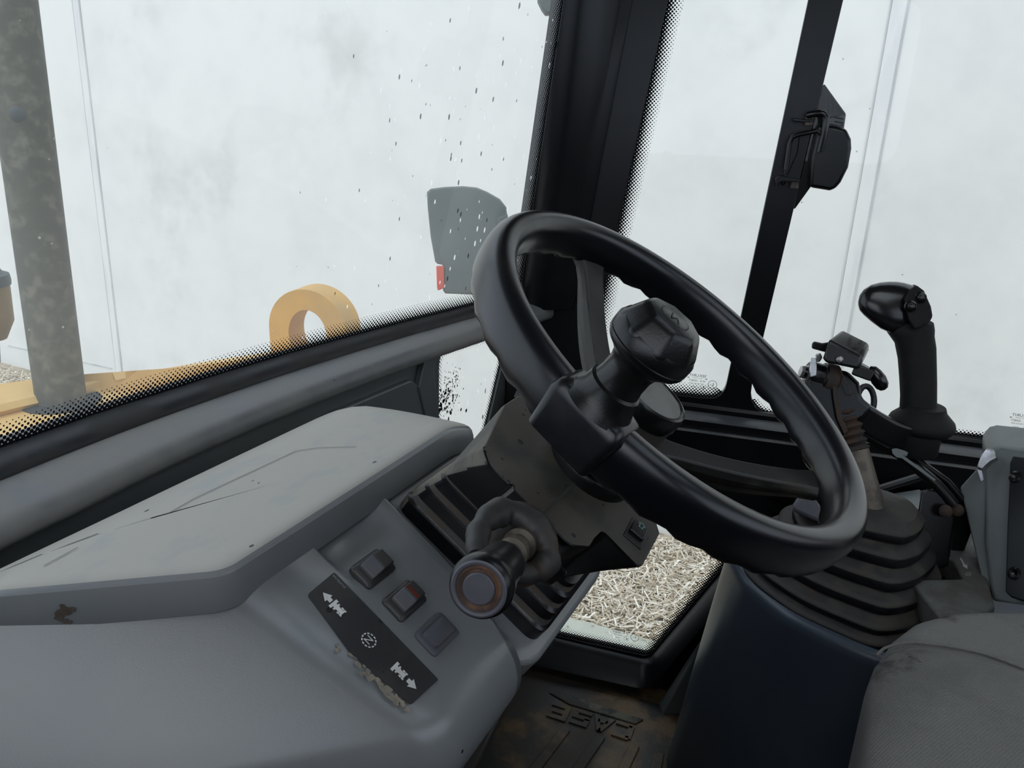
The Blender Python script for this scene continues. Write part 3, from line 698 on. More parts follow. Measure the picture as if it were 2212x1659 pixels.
# ------------------------------------------------------------------ things on the panel: direction decal
dec = MB(); L1 = PS + .0012
dpx = [(665, 1283), (722, 1236), (945, 1470), (888, 1524), (770, 1415)]
dp = [sab(x, y, PS) for x, y in ((663, 1286), (721, 1237), (946, 1469), (887, 1524), (757, 1412))]
dec.prism([AB(a, b, PS + .0002) for a, b in rpoly(dp, [.004, .002, .002, .004, .0])], SN * .0008)
decal = obj('direction_decal', dec, 'decal_black', dash, label='black direction decal with white loader arrows and N')
cen = [sum(p[0] for p in dp[:4]) / 4, sum(p[1] for p in dp[:4]) / 4]
U2 = Vector(dp[3]) - Vector(dp[0]); U2.normalize()                    # along the decal, towards the driver
V2 = Vector((-U2.y, U2.x))
def dfn(ox, oy):
    def f(x, y):
        p = Vector((ox, oy)) + U2 * x + V2 * y; return AB(p.x, p.y, L1 + .0004)
    return f
wp = MB()
def poly2(mb, fn, pts): mb.add([fn(*p) for p in pts], [tuple(range(len(pts)))])
def loader_icon(px, py, flip):
    ox, oy_ = sab(px, py, PS); f0 = dfn(ox, oy_); f = (lambda x, y: f0(x, y)) if not flip else (lambda x, y: f0(x, y))
    k = .0052
    if not flip:      # arrow points away from the driver, bucket first
        poly2(wp, f, [(-3.6 * k, 0), (-2.2 * k, 1.0 * k), (-2.2 * k, -1.0 * k)]); poly2(wp, f, [(-2.2 * k, .45 * k), (-1.55 * k, .45 * k), (-1.55 * k, -.45 * k), (-2.2 * k, -.45 * k)])
    else:
        poly2(wp, f, [(3.6 * k, 0), (2.2 * k, 1.0 * k), (2.2 * k, -1.0 * k)]); poly2(wp, f, [(2.2 * k, .45 * k), (1.55 * k, .45 * k), (1.55 * k, -.45 * k), (2.2 * k, -.45 * k)])
    o = 0 if not flip else -.35 * k
    for x0, x1, h in ((-1.3, -.75, 1.05), (-.75, -.45, .45), (-.45, .05, .5), (.05, .9, .42), (.9, 1.25, .55)):
        poly2(wp, f, [(x0 * k + o, -h * k), (x1 * k + o, -h * k), (x1 * k + o, h * k), (x0 * k + o, h * k)])
    for sy in (-1, 1):
        for x0, x1 in ((-.5, -.15), (.35, .85), (.95, 1.4)):
            y0 = sy * .5 * k; y1 = sy * .82 * k
            poly2(wp, f, [(x0 * k + o, y0), (x1 * k + o, y0), (x1 * k + o, y1), (x0 * k + o, y1)])
loader_icon(728, 1316, False); obj('loader_symbol', wp, 'white_print', decal, smooth=0, label='white loader symbol with arrow pointing forward')
wp = MB(); loader_icon(864, 1455, True); obj('loader_symbol', wp, 'white_print', decal, smooth=0, label='white loader symbol with arrow pointing back')
wp = MB()
fN = dfn(*sab(795, 1385, PS)); kk = .0068
for j in range(12):
    a0 = 2 * PI * (j + .18) / 12; a1 = 2 * PI * (j + .82) / 12
    poly2(wp, fN, [(kk * math.cos(a0) * 1.06, kk * math.sin(a0) * 1.06), (kk * math.cos(a1) * 1.06, kk * math.sin(a1) * 1.06), (kk * math.cos(a1) * .86, kk * math.sin(a1) * .86), (kk * math.cos(a0) * .86, kk * math.sin(a0) * .86)])
tv = MB(); o_ = fN(0, 0); ux_ = fN(0, 1) - o_; uy_ = fN(-1, 0) - o_
put_text(wp, 'N', kk * 1.5, o_, ux_, uy_)
f5 = dfn(*sab(731, 1258, PS)); o5 = f5(0, 0)
obj('neutral_symbol', wp, 'white_print', decal, smooth=0, label='white N in a dashed ring')
tn = MB(); put_text(tn, 'D137615A', .0036, o5, f5(-1, 0) - o5, f5(0, -1) - o5)
obj('part_number', tn, 'grey_print', decal, smooth=0)
gl_ = MB(); rr = random.Random(11)
for k in range(46):
    t = rr.random(); x, y = 735 + 150 * t, 1397 + 133 * t; x += rr.gauss(-5, 5); y += rr.gauss(3, 4)
    a, b = sab(x, y, PS); r = rr.uniform(.0012, .0035); n_ = rr.randint(5, 8)
    gl_.add([AB(a + math.cos(2 * PI * j / n_) * r * rr.uniform(.5, 1.2), b + math.sin(2 * PI * j / n_) * r * rr.uniform(.6, 1.6), PS + .0005 + .00001 * k) for j in range(n_)], [tuple(range(n_))])
gl_o = obj('glue_residue', gl_, 'glue_tan', dash, smooth=0, label='tan glue residue along the decal edge'); gl_o['kind'] = 'stuff'

# rocker switches: two switches and one blank, one row
def frame2(px, py):
    a, b = sab(px, py, PS); return a, b
DA = Vector(sab(870, 1300, PS)) - Vector(sab(805, 1231, PS)); DA.normalize(); DB = Vector((-DA.y, DA.x))   # along the row / across (towards the column)
def bez(px, py, hl, hw, r, prof_):
    a, b = sab(px, py, PS); base = rpoly([(-hl, -hw), (hl, -hw), (hl, hw), (-hl, hw)], r)
    rings = []
    for sc, h in prof_:
        rings.append([AB(*(Vector((a, b)) + DA * (x - math.copysign(min(abs(x), sc), x)) + DB * (y - math.copysign(min(abs(y), sc), y))), PS + h) for x, y in base])
    return rings
def rocker(name, px, py, lens, label):
    hl, hw = .0135, .0215
    sw = obj(name, MB().loft(bez(px, py, hl, hw, .005, [(0, -.002), (0, .002), (.002, .0045), (.004, .005)])), 'switch_black', dash, smooth=40, label=label)
    a, b = sab(px, py, PS); c = Vector((a, b))
    def q(x, y, h): p = c + DA * x + DB * y; return AB(p.x, p.y, PS + h)
    # rocker: low end outward, high crest, dusty inner half
    ya, yb, yc = -.0145, -.001, .0155; w = .0088
    lo = MB().loft([[q(-w, ya, .004), q(w, ya, .004), q(w, ya, .0085), q(-w, ya, .0085)], [q(-w, yb, .004), q(w, yb, .004), q(w, yb, .0145), q(-w, yb, .0145)]])
    obj('rocker_end', lo, 'switch_grey', sw, bevel=.0012, label='grey lower half of the rocker')
    hi = MB().loft([[q(-w, yb, .004), q(w, yb, .004), q(w, yb, .0145), q(-w, yb, .0145)], [q(-w, yc, .004), q(w, yc, .004), q(w, yc, .012), q(-w, yc, .012)]])
    obj('rocker_cap', hi, 'switch_dusty', sw, bevel=.0016)
    if lens:
        obj('warning_lens', MB().loft([[q(-w * .85, yb + .001, .0146), q(w * .85, yb + .001, .0146), q(w * .85, yb + .005, .0142), q(-w * .85, yb + .005, .0142)], [q(-w * .85, yb + .001, .0152), q(w * .85, yb + .001, .0152), q(w * .85, yb + .005, .0148), q(-w * .85, yb + .005, .0148)]]), 'red_lens', sw, label='dull red lens strip')
    return sw
rocker('rocker_switch', 805, 1230, False, 'black rocker switch nearest the pad')
rocker('rocker_switch', 873, 1299, True, 'black rocker switch with red lens strip, middle of the row')
bl = obj('blanking_plate', MB().loft(bez(943, 1371, .0135, .0215, .005, [(0, -.002), (0, .002), (.0016, .0035), (.0044, .0036), (.005, .0062), (.0062, .0068)])), 'switch_grey', dash, smooth=40, label='plain grey blanking plate')

# ================================================================== STEERING COLUMN
colm = thing('steering_column', 'black steering column shroud with ribbed bellows rising from the dashboard', 'steering column', tuple(AB(.03, .02, PS - .05)))
def rr4(a0, b0, a1, b1, r): return rpoly([(a0, b0), (a1, b0), (a1, b1), (a0, b1)], r)
bel = MB(); rings = []
def ring(a0, b0, a1, b1, s, r=.016): return [AB(a, b, s) for a, b in rr4(a0, b0, a1, b1, r)]
lev = [(-.300, -.029, -.080, .118), (-.2835, -.029, -.080, .118), (-.281, -.026, -.077, .115), (-.2735, -.022, -.073, .111), (-.270, -.024, -.073, .1125), (-.268, -.031, -.0755, .1135), (-.256, -.031, -.0755, .1105), (-.2535, -.028, -.073, .108),
       (-.247, -.023, -.069, .104), (-.2445, -.026, -.07, .106), (-.243, -.032, -.072, .1075), (-.231, -.033, -.072, .1035), (-.2285, -.03, -.069, .101), (-.222, -.025, -.066, .097), (-.22, -.028, -.066, .099), (-.219, -.034, -.067, .101), (-.213, -.034, -.067, .1)]
for s_, a0, b0, b1 in lev: rings.append(ring(a0, b0, .135, b1, s_))
bmesh_ = MB().loft(rings)
bo = obj('bellows', bmesh_, ['bellows_rubber', 'bellows_dust', 'ledge_dust'], colm, smooth=45)
for p_ in bo.data.polygons:                      # dust lies in the grooves between the ribs
    z = [SN.dot(Vector(bo.data.vertices[v].co) + OFF[bo] - SWC) for v in p_.vertices]
    m_ = sum(z) / len(z)
    if any(lo_ < m_ < hi_ for lo_, hi_ in ((-.2815, -.2685), (-.2545, -.2435), (-.2295, -.2195))): p_.material_index = 1
    if p_.normal.dot(SW) > .55: p_.material_index = 2
# shroud: top face with a nose towards the driver, sides drawn in towards the bellows
top = [(-.104, .074), (-.117, .058), (-.1155, .036), (-.111, .034), (-.117, .029), (-.118, -.034), (-.101, -.047), (-.087, -.046), (-.068, -.047), (-.071, -.092), (-.004, -.089), (.010, -.078), (.05, -.05), (.115, -.045), (.115, .072), (.0, .095), (-.03, .095)]
bot = [(-.034, .098), (-.046, .094), (-.048, .045), (-.047, .044), (-.05, .04), (-.05, -.03), (-.048, -.036), (-.04, -.045), (-.035, -.047), (-.03, -.055), (.0, -.060), (.010, -.06), (.05, -.055), (.125, -.05), (.125, .098), (.0, .1), (-.02, .1)]
rads = [.012, .016, .002, .002, .002, .012, .006, .004, .006, .008, .006, .006, .02, .02, .03, .02, .02]
tp = rpoly(top, rads, 4); bp_ = rpoly(bot, rads, 4)
def inset(P, o):
    cx = sum(p[0] for p in P) / len(P); cy = sum(p[1] for p in P) / len(P)
    return [(x + (cx - x) * o, y + (cy - y) * o) for x, y in P]
def blend(f): return [(x0 + (x1 - x0) * f, y0 + (y1 - y0) * f) for (x0, y0), (x1, y1) in zip(tp, bp_)]
sh = MB().loft([[AB(a, b, -.213) for a, b in blend(1)], [AB(a, b, -.165) for a, b in blend(.5)], [AB(a, b, -.124) for a, b in blend(.03)], [AB(a, b, -.121) for a, b in inset(tp, .006)], [AB(a, b, -.120) for a, b in inset(tp, .02)]])
so = obj('shroud', sh, ['black_plastic', 'shroud_top', 'ledge_dust'], colm, smooth=40)
for p_ in so.data.polygons:
    if p_.normal.dot(SN) > .8: p_.material_index = 1
    elif p_.normal.dot(SW) > .6: p_.material_index = 2
spl = MB(); g0, g1 = sab(1253, 1031, -.1195), sab(1163, 1121, -.1195)
strip(spl, [g0, g1], .0024, ABf(-.1194))
obj('seam', spl, 'dark_hole', colm, smooth=0)
obj('collar', MB().lathe([(.0455, -.124), (.0445, -.113), (.0435, -.1085), (.042, -.107), (.039, -.107), (.0378, -.109), (.037, -.126)], SWC, SN), 'black_plastic', colm)
obj('shaft', MB().lathe([(.022, -.14), (.022, -.085)], SWC, SN), 'worn_rod', colm)
# hazard switch set in the nose
fa, fb = sab(1388, 1135, -.118)
N1 = Vector(sab(1423, 1157, -.118)) - Vector(sab(1385, 1237, -.118)); N1.normalize(); N2 = Vector((-N1.y, N1.x))
def hz(x, y, h): p = Vector((fa, fb)) + N1 * x + N2 * y; return AB(p.x, p.y, -.12 + h)
hx = .017; hy = .010
hsw = obj('hazard_switch', MB().prism([hz(x - .014, y + .001, -.001) for x, y in rpoly([(-hx, -hy), (hx, -hy), (hx, hy), (-hx, hy)], .002)], SN * .0022), 'black_plastic', colm, bevel=.0006, label='black tell-tale switch with a green arrow outline')
obj('rocker', MB().prism([hz(x - .010, y + .001, .001) for x, y in rpoly([(-.010, -.0075), (.010, -.0075), (.010, .0075), (-.010, .0075)], .0015)], SN * .0025), 'gloss_black', hsw, bevel=.001)
ar_ = MB(); A = .0038
strip(ar_, [(x * A - .004, y * A + .001) for x, y in ((1.1, 0), (.1, 1), (.1, .5), (-1, .5), (-1, -.5), (.1, -.5), (.1, -1))], .0007, lambda x, y: hz(x, y, .0037), True)
obj('arrow_symbol', ar_, 'teal_print', hsw, smooth=0)

# ------------------------------------------------------------------ gear lever on the left of the column
lever = thing('shift_lever', 'dark shift lever with round knob and torn rubber gaiter on the steering column', 'lever', tuple(D(1120, 1180, .60)))
kf, kb_ = D(1036, 1270, .500), D(1108, 1192, .572)
ax = (kf - kb_).normalized()                    # axis towards the knob face
kr = 73 / FPX * .5
obj('knob', MB().lathe([(0, -.056), (.012, -.056), (.0155, -.05), (.0165, -.03), (.0185, -.02), (kr * .93, -.013), (kr, -.008), (kr, -.003), (kr * .94, .001), (kr * .88, .0022), (kr * .87, -.004)], kf, ax), 'black_plastic', lever)
obj('knob_groove', MB().lathe([(kr * .73, .0004), (kr * .71, .0016), (kr * .64, .0017), (kr * .55, .0004), (0, .0002)], kf, ax), 'knob_groove', lever, label='brown dirt-filled groove of the knob face')
obj('knob_bezel', MB().lathe([(kr * .90, -.002), (kr * .88, .0022), (kr * .82, .003), (kr * .74, .0026), (kr * .70, .0008), (kr * .69, -.003)], kf, ax, cap=False), 'knob_ring', lever, label='grey raised ring of the knob face')
obj('knob_button', MB().lathe([(kr * .52, -.002), (kr * .5, .0022), (kr * .46, .003), (0, .0032)], kf, ax), 'knob_ring', lever, label='grey raised centre of the knob')
obj('rod', MB().lathe([(.008, .0), (.0085, .012), (.0115, .014), (.0115, .022), (.009, .024), (.009, .032), (.0125, .034), (.0125, .042), (.010, .046), (.010, .09)], kb_ + ax * .018, -ax), 'worn_rod', lever)
gt = [(1030, 1200, .556), (1034, 1150, .575), (1060, 1116, .592), (1100, 1106, .602), (1145, 1130, .602), (1178, 1175, .598), (1180, 1215, .592), (1150, 1236, .588), (1105, 1240, .580)]
gp = spline([D(*q) for q in gt], 6)
obj('gaiter', MB().tube(gp, [.006 + (.0045 + .0014 * math.sin(i * .55)) * math.sin(PI * i / (len(gp) - 1)) ** .5 + .0006 * math.sin(i * 1.3) for i in range(len(gp))], 18), 'boot_rubber', lever)
gw = [D(1110, 1178, .618), D(1100, 1182, .645)]
obj('gaiter_mouth', MB().lathe([(.034, 0), (.026, .012), (.017, .02), (.012, .022)], D(1112, 1176, .632), (ax + SN * .2)), 'rust', lever, label='rusty dark mouth inside the gaiter')
lb = [D(1080, 1100, .625), D(1160, 1140, .632), D(1210, 1215, .635), D(1150, 1250, .628), D(1050, 1180, .61)]
obj('mount', MB().prism(lb, (gp[10] - D(1110, 1178, .66)).normalized() * -.05), 'black_plastic', lever, bevel=.006)

# ================================================================== STEERING WHEEL
wheel = thing('steering_wheel', 'black three-spoke steering wheel with worn plastic rim', 'steering wheel', tuple(SWC))
RC = .184
rings = []
NR = 120
for i in range(NR):
    th = 2 * PI * i / NR; e = SU * math.cos(th) + SW * math.sin(th); row = []
    wave = .004 * math.sin(th * 18) ** 2
    for k in range(28):
        p = 2 * PI * k / 28; c_, s_ = math.cos(p), math.sin(p)
        ex_ = .82 if s_ > 0 else .5; x = .0142 * math.copysign(abs(c_) ** ex_, c_); y = .0195 * math.copysign(abs(s_) ** ex_, s_)
        if s_ < -.2: y -= wave * (-s_) ; x *= 1 - .12 * (-s_)
        row.append(SWC + e * (RC + x) + SN * (y + .006))
    rings.append(row)
rings.append(rings[0])
obj('rim', MB().loft(rings, cap=False), 'wheel_plastic', wheel, smooth=60)
for deg in (52, 174, 293):
    th = math.radians(deg); e = SU * math.cos(th) + SW * math.sin(th); tt = SN.cross(e)
    sr = []
    for f in [k / 14 for k in range(15)]:
        r = .026 + (.182 - .026) * f; s_ = -.078 + .066 * f ** .9 - .012 * math.sin(PI * f) ; hw = .0155 - .003 * math.sin(PI * f) + (.012 * max(0, (f - .88) / .12) ** 2) + .006 * max(0, (.15 - f) / .15)
        th_ = .010 + .004 * math.sin(PI * f)
        row = []
        for x, y in ((-1, .35), (-.86, 1), (.86, 1), (1, .35), (.8, -.2), (.38, -.5), (.3, -1.2), (-.3, -1.2), (-.38, -.5), (-.8, -.2)):
            row.append(SWC + e * r + tt * (hw * x) + SN * (s_ + th_ * y))
        sr.append(row)
    obj('spoke', MB().loft(sr), 'wheel_spoke', wheel, bevel=.002, smooth=30)
obj('hub', MB().lathe([(.030, -.118), (.036, -.105), (.042, -.098), (.042, -.088), (.036, -.072), (.0335, -.055), (.0325, -.039)], SWC, SN), 'wheel_spoke', wheel)
obj('horn_button', MB().lathe([(.0335, -.042), (.0345, -.038), (.0345, -.027), (.033, -.0235), (.0308, -.0226), (.0290, -.0232), (.0286, -.024)], SWC, SN), 'gloss_black', wheel)
obj('horn_cap', MB().lathe([(.0286, -.027), (.0286, -.024), (.024, -.0232), (0, -.0227)], SWC, SN), 'horn_cap', wheel, label='dusty grey cap in the wheel centre')
# spinner clamp and knob on the near side of the rim
th = math.radians(174); e = SU * math.cos(th) + SW * math.sin(th); tt = SN.cross(e); cc = SWC + e * RC + SN * .008
cl = obj('spinner_clamp', MB().loft([[cc + e * x + tt * y + SN * (-.022) for x, y in rpoly([(-.0185, -.027), (.0185, -.027), (.0185, .027), (-.0185, .027)], .006)],
     [cc + e * x + tt * y + SN * .010 for x, y in rpoly([(-.0205, -.031), (.0205, -.031), (.0205, .031), (-.0205, .031)], .008)],
     [cc + e * x + tt * y + SN * .017 for x, y in rpoly([(-.0185, -.0285), (.0185, -.0285), (.0185, .0285), (-.0185, .0285)], .008)],
     [cc + e * x + tt * y + SN * .020 for x, y in rpoly([(-.015, -.024), (.015, -.024), (.015, .024), (-.015, .024)], .008)]]), 'wheel_plastic', wheel, smooth=50)
kn = obj('spinner_knob', MB().lathe([(.0262, .016), (.0230, .021), (.0200, .027), (.0190, .034), (.0170, .0355), (.016, .041), (.016, .050), (.0175, .0555), (.022, .060), (.027, .0635), (.0290, .0665), (.0293, .069), (.0289, .0695), (.0293, .070), (.0293, .076), (.027, .080)], cc, SN, 44, cap=False), 'black_plastic', wheel)
obj('knob_crown', MB().lathe([(.0283, .0715), (.0302, .077), (.0212, .0925), (.0184, .0938), (0, .0942)], cc, SN, 8), 'black_plastic', kn, bevel=.006, bseg=4, smooth=40)
em = MB(); o_ = cc + SN * .0945
strip(em, [(.0105 * math.cos(2 * PI * k / 36), .0085 * math.sin(2 * PI * k / 36)) for k in range(36)], .0007, lambda x, y: o_ + tt * x + e * y, True)
for a_, b_ in (((-.004, -.004), (-.001, .004)), ((-.001, .004), (.001, -.002)), ((.001, -.002), (.005, .004))): strip(em, [a_, b_], .0009, lambda x, y: o_ + tt * x + e * y)
obj('emblem', em, 'dark_hole', kn, smooth=0)

# ================================================================== RIGHT CONSOLE
con = thing('control_console', 'dark blue-grey control console with tiered rubber boot, right of the seat', 'console', (.55, 0, 0))
def xy(px, py, z): q = oz(px, py, z); return (q.x, q.y)
ZP = .5
rimx = [xy(1588, 1232, ZP), xy(1610, 1265, ZP), xy(1650, 1302, ZP), xy(1700, 1340, ZP), xy(1790, 1386, ZP), xy(1885, 1428, ZP)]
pod_top = rimx + [(.375, -.16), (.375, -.75), (.74, -.75), (.72, .0), (.665, .125), (.60, .158), (.555, .158)]
pod_bot = [(.592, .212), (.575, .19), (.545, .15), (.51, .11), (.44, .05), (.39, 0), (.375, -.16), (.375, -.75), (.74, -.75), (.72, .0), (.71, .16), (.68, .215), (.63, .225)]
def cl2(P):
    Q = [Vector((x, y, 0)) for x, y in P]; n = len(Q); out = []
    for i in range(n):
        a, b, c, d = Q[i - 1], Q[i], Q[(i + 1) % n], Q[(i + 2) % n]; m1 = (c - a) * min(.5, .5 * (c - b).length / max((c - a).length, 1e-6) * 1.6); m2 = (d - b) * min(.5, .5 * (c - b).length / max((d - b).length, 1e-6) * 1.6)
        for k in range(6):
            t = k / 6; p = b * (2 * t ** 3 - 3 * t * t + 1) + m1 * (t ** 3 - 2 * t * t + t) + c * (3 * t * t - 2 * t ** 3) + m2 * (t ** 3 - t * t); out.append((p.x, p.y))
    return out
pt_, pb_ = cl2(pod_top), cl2(pod_bot)
def podr(f, z, o=0):
    out = []; n = len(pt_); R = [(a[0] + (b[0] - a[0]) * f, a[1] + (b[1] - a[1]) * f) for a, b in zip(pt_, pb_)]
    for i in range(n):
        p = Vector(R[i]); b = (Vector(R[(i + 1) % n]) - Vector(R[i - 1])).normalized(); nn = Vector((-b.y, b.x)) * -1
        q = p - nn * o if False else p + Vector((.55 - p.x, -.2 - p.y)).normalized() * o; out.append(Vector((q.x, q.y, z)))
    return out
obj('pod_body', MB().loft([podr(1, .0), podr(.8, .1), podr(.42, .3), podr(.12, .45), podr(.03, .488), podr(.0, .5), podr(0, .508, .006), podr(0, .510, .014), podr(0, .507, .022), podr(0, .49, .026)]), 'pod_paint', con, smooth=50)
# stacked gaiter of the boom lever
bbase = [xy(x, y, .5) for x, y in ((1600, 1243), (1625, 1274), (1660, 1303), (1710, 1338), (1795, 1380), (1885, 1415), (1975, 1400), (2050, 1335), (2035, 1283), (1985, 1215))] + [(.69, .01), (.66, .11), (.60, .148), (.553, .142)]
btop = [(.513, .025), (.503, .010), (.50, -.010), (.50, -.035), (.503, -.058), (.51, -.075), (.53, -.085), (.56, -.088), (.585, -.08), (.60, -.065), (.61, -.03), (.61, .01), (.595, .03), (.55, .036)]
b0_, b1_ = cl2(bbase), cl2(btop)
def tring(f, z, o=0):
    R = [Vector((a[0] + (b[0] - a[0]) * f, a[1] + (b[1] - a[1]) * f)) for a, b in zip(b0_, b1_)]; c = sum(R, Vector((0, 0))) / len(R)
    return [Vector((p.x, p.y, z)) + Vector(((p - c).normalized().x, (p - c).normalized().y, 0)) * o for p in R]
rings = [tring(0, .497), tring(0, .503)]
zz = .505
for k, f in enumerate((.06, .17, .33, .50, .67, .86)):
    h = (.010, .012, .016, .018, .018, .016)[k]
    rings += [tring(f, zz - .001), tring(f, zz + .002), tring(f - .0, zz + .004, .003), tring(f, zz + h - .004, .003), tring(f, zz + h - .001, .001), tring(f + .03, zz + h + .0015, -.001)]
    zz += h + (.004 if k < 1 else .008)
_c = sum((Vector(p) for p in b1_), Vector((0, 0))) / len(b1_)
for f_, dz in ((1, .001), (.7, .003), (.3, .006), (.02, .008)): rings.append([Vector((_c.x + (p[0] - _c.x) * f_, _c.y + (p[1] - _c.y) * f_, zz + dz)) for p in b1_])
bm_ = MB().loft(rings)
bo2 = obj('lever_boot', bm_, ['bellows_rubber', 'boot_dirty'], con, smooth=40, label='tiered dusty black rubber boot')
boot = bo2
for p_ in bo2.data.polygons:
    if p_.normal.z > .45: p_.material_index = 1
obj('cap_plate', MB().prism([D(x, y, 1.14) for x, y in ((1709, 1103), (1712, 1090), (1728, 1066), (1736, 1060), (1800, 1075), (1800, 1142), (1750, 1122))], ray(1800, 1000).normalized() * .07), 'knob_ring', boot, bevel=.006, label='plain dark grey cap block on the boot')

# ------------------------------------------------------------------ joystick lever
joy = thing('joystick_lever', 'boom control lever with tall black joystick grip on a curved arm', 'joystick', tuple(D(1890, 1130, 1.16)))
sp = [D(1905, 1165, 1.15), D(1880, 1080, 1.155), D(1858, 1000, 1.16), D(1845, 960, 1.165)]
obj('shaft', MB().tube([D(1888, 1132, 1.15), D(1862, 1040, 1.155), D(1846, 972, 1.16)], [.0225, .021, .0195], 20), 'worn_rod', joy)
sg = []
A0, A1 = D(1848, 975, 1.16), D(1818, 880, 1.168)
obj('ribbed_sleeve', MB().tube([A0.lerp(A1, k / 24) for k in range(25)], [.0185 + .0026 * math.sin(k * 1.55) for k in range(25)], 18), 'rust', joy, label='rusty ribbed sleeve under the bracket')
def plate_px(name, pix, d, thick, m, bev=.003, **k):
    fwd = ray(1800, 850).normalized()
    return obj(name, MB().prism([D(x, y, d) for x, y in pix], fwd * thick), m, joy, bevel=bev, **k)
plate_px('bracket', [(1738, 824), (1748, 800), (1790, 792), (1805, 800), (1830, 800), (1856, 826), (1862, 860), (1885, 880), (1868, 905), (1838, 915), (1825, 950), (1800, 940), (1778, 920), (1760, 890), (1742, 860)], 1.15, .045, 'frame_paint', .006)
plate_px('bracket_edge', [(1796, 805), (1802, 806), (1812, 860), (1818, 900), (1832, 930), (1824, 940), (1808, 905), (1800, 860)], 1.146, .006, 'rust', .001, label='rusty bare edge of the bracket')
pv = D(1752, 808, 1.165); px_ = (D(1790, 818, 1.165) - pv).normalized()
obj('pivot_boss', MB().lathe([(.0, -.012), (.009, -.012), (.009, -.006), (.0165, -.006), (.0185, -.002), (.0185, .014), (.021, .016), (.021, .026)], pv, px_, 28), 'black_plastic', joy)
obj('pivot_bolt', MB().lathe([(.0, -.0165), (.0085, -.016), (.0095, -.013), (.0095, -.008), (.012, -.008), (.012, -.006)], pv, px_, 6), 'zinc', joy, smooth=20, label='zinc hex bolt head')
obj('boss_collar', MB().lathe([(.020, .016), (.022, .02), (.022, .034), (.018, .038)], pv, px_, 28), 'rust', joy, label='rusty collar behind the boss')
plate_px('latch_plate', [(1752, 772), (1765, 774), (1764, 812), (1749, 816), (1748, 798)], 1.138, .012, 'zinc', .0015, label='bare metal latch plate')
plate_px('latch_tab', [(1761, 766), (1772, 762), (1777, 772), (1770, 782), (1761, 780)], 1.145, .014, 'zinc', .0015)
wire = [D(1816, 800, 1.14), D(1840, 853, 1.14), D(1848, 855, 1.14), D(1850, 850, 1.145)]
obj('spring_wire', MB().tube(wire, .0007, 6), 'worn_rod', joy)
# aux switch block
sb = MB().loft([[D(x, y, 1.125) for x, y in ((1776, 775), (1790, 732), (1862, 768), (1862, 783), (1856, 800), (1782, 785))], [D(x, y, 1.18) for x, y in ((1800, 752), (1818, 711), (1880, 742), (1876, 757), (1868, 775), (1800, 760))]])
swb = obj('switch_block', sb, 'black_plastic', joy, bevel=.005, bseg=4)
obj('rivet', MB().lathe([(.0055, -.004), (.0055, 0), (.004, .002), (0, .003)], D(1813, 777, 1.123), -ray(1813, 777).normalized()), 'bright_steel', swb, label='shiny rivet')
hv = MB().loft([[D(x, y, d) for x, y, d in ((1848, 783, 1.13), (1856, 779, 1.15), (1846, 812, 1.15), (1838, 808, 1.13))], [D(x, y, d) for x, y, d in ((1890, 803, 1.125), (1894, 802, 1.15), (1884, 824, 1.15), (1880, 824, 1.125))]])
obj('toggle_arm', hv, 'black_plastic', swb, bevel=.002)
tc_ = D(1898, 820, 1.137); tx = (D(1912, 838, 1.137) - D(1890, 801, 1.137)).normalized()
obj('toggle_tip', MB().lathe([(.0, -.022), (.006, -.018), (.009, -.01), (.0105, 0), (.009, .010), (.0055, .015), (0, .017)], tc_, tx, 20), 'gloss_black', swb)
plate_px('side_tab', [(1754, 741), (1759, 737), (1776, 741), (1794, 738), (1800, 744), (1790, 762), (1774, 758), (1753, 752)], 1.15, .014, 'black_plastic', .002)
ic = MB(); base = D(1836, 738, 1.15)
uxx = (D(1870, 754, 1.15) - D(1836, 736, 1.15)).normalized(); uyy = (D(1818, 711, 1.18) - D(1790, 732, 1.125)).normalized()
pn_ = uxx.cross(uyy).normalized()
if pn_.dot(CAM - base) < 0: pn_ = -pn_
def tf(u, v):
    a, b, c, d = D(1790, 732, 1.1245), D(1862, 768, 1.1245), D(1880, 742, 1.1795), D(1818, 711, 1.1795)
    return a.lerp(b, u).lerp(d.lerp(c, u), v) + pn_ * .0012
for st_ in (((.38, .75), (.50, .55), (.44, .40)), ((.40, .62), (.52, .62)), ((.5, .42), (.58, .34), (.52, .28)), ((.70, .85), (.70, .62)), ((.76, .85), (.76, .7)), ((.66, .5), (.66, .2)), ((.71, .5), (.71, .35)), ((.76, .5), (.76, .42), (.72, .2))):
    strip(ic, st_, .035, tf)
obj('moulded_mark', ic, 'dark_hole', swb, smooth=0)
# arm from bracket to grip base
arm = spline([D(1836, 878, 1.17), D(1862, 898, 1.17), D(1900, 922, 1.175), D(1940, 940, 1.18), D(1985, 948, 1.19)], 6)
ra_ = []
for i, c in enumerate(arm):
    t = (arm[min(i + 1, len(arm) - 1)] - arm[max(i - 1, 0)]).normalized(); side = t.cross(Vector((0, 0, 1))).normalized(); up_ = side.cross(t)
    ra_.append([c + side * x + up_ * y for x, y in rpoly([(-.012, -.019), (.012, -.019), (.012, .019), (-.012, .019)], .006, 4)])
obj('arm', MB().loft(ra_), 'black_plastic', joy, smooth=45)
ring_ = [(1868 + 18 * math.cos(2 * PI * k / 24), 866 + 32 * math.sin(2 * PI * k / 24)) for k in range(24)]
obj('cable_loop', MB().tube([D(x + 2, y, 1.21) for x, y in ring_], .0045, 10, closed=True), 'rubber', joy)
gb = D(1972, 958, 1.2); gz = (D(1985, 700, 1.2) - D(1985, 930, 1.2)).normalized(); gz = (gz * .3 + Vector((0, 0, 1)) * .7).normalized()
obj('grip_socket', MB().lathe([(.0, -.012), (.034, -.012), (.0355, -.009), (.0355, .02)], gb, Vector((0, 0, 1)), 36), 'matte_grip', joy)
fb_ = D(1991, 912, 1.2)
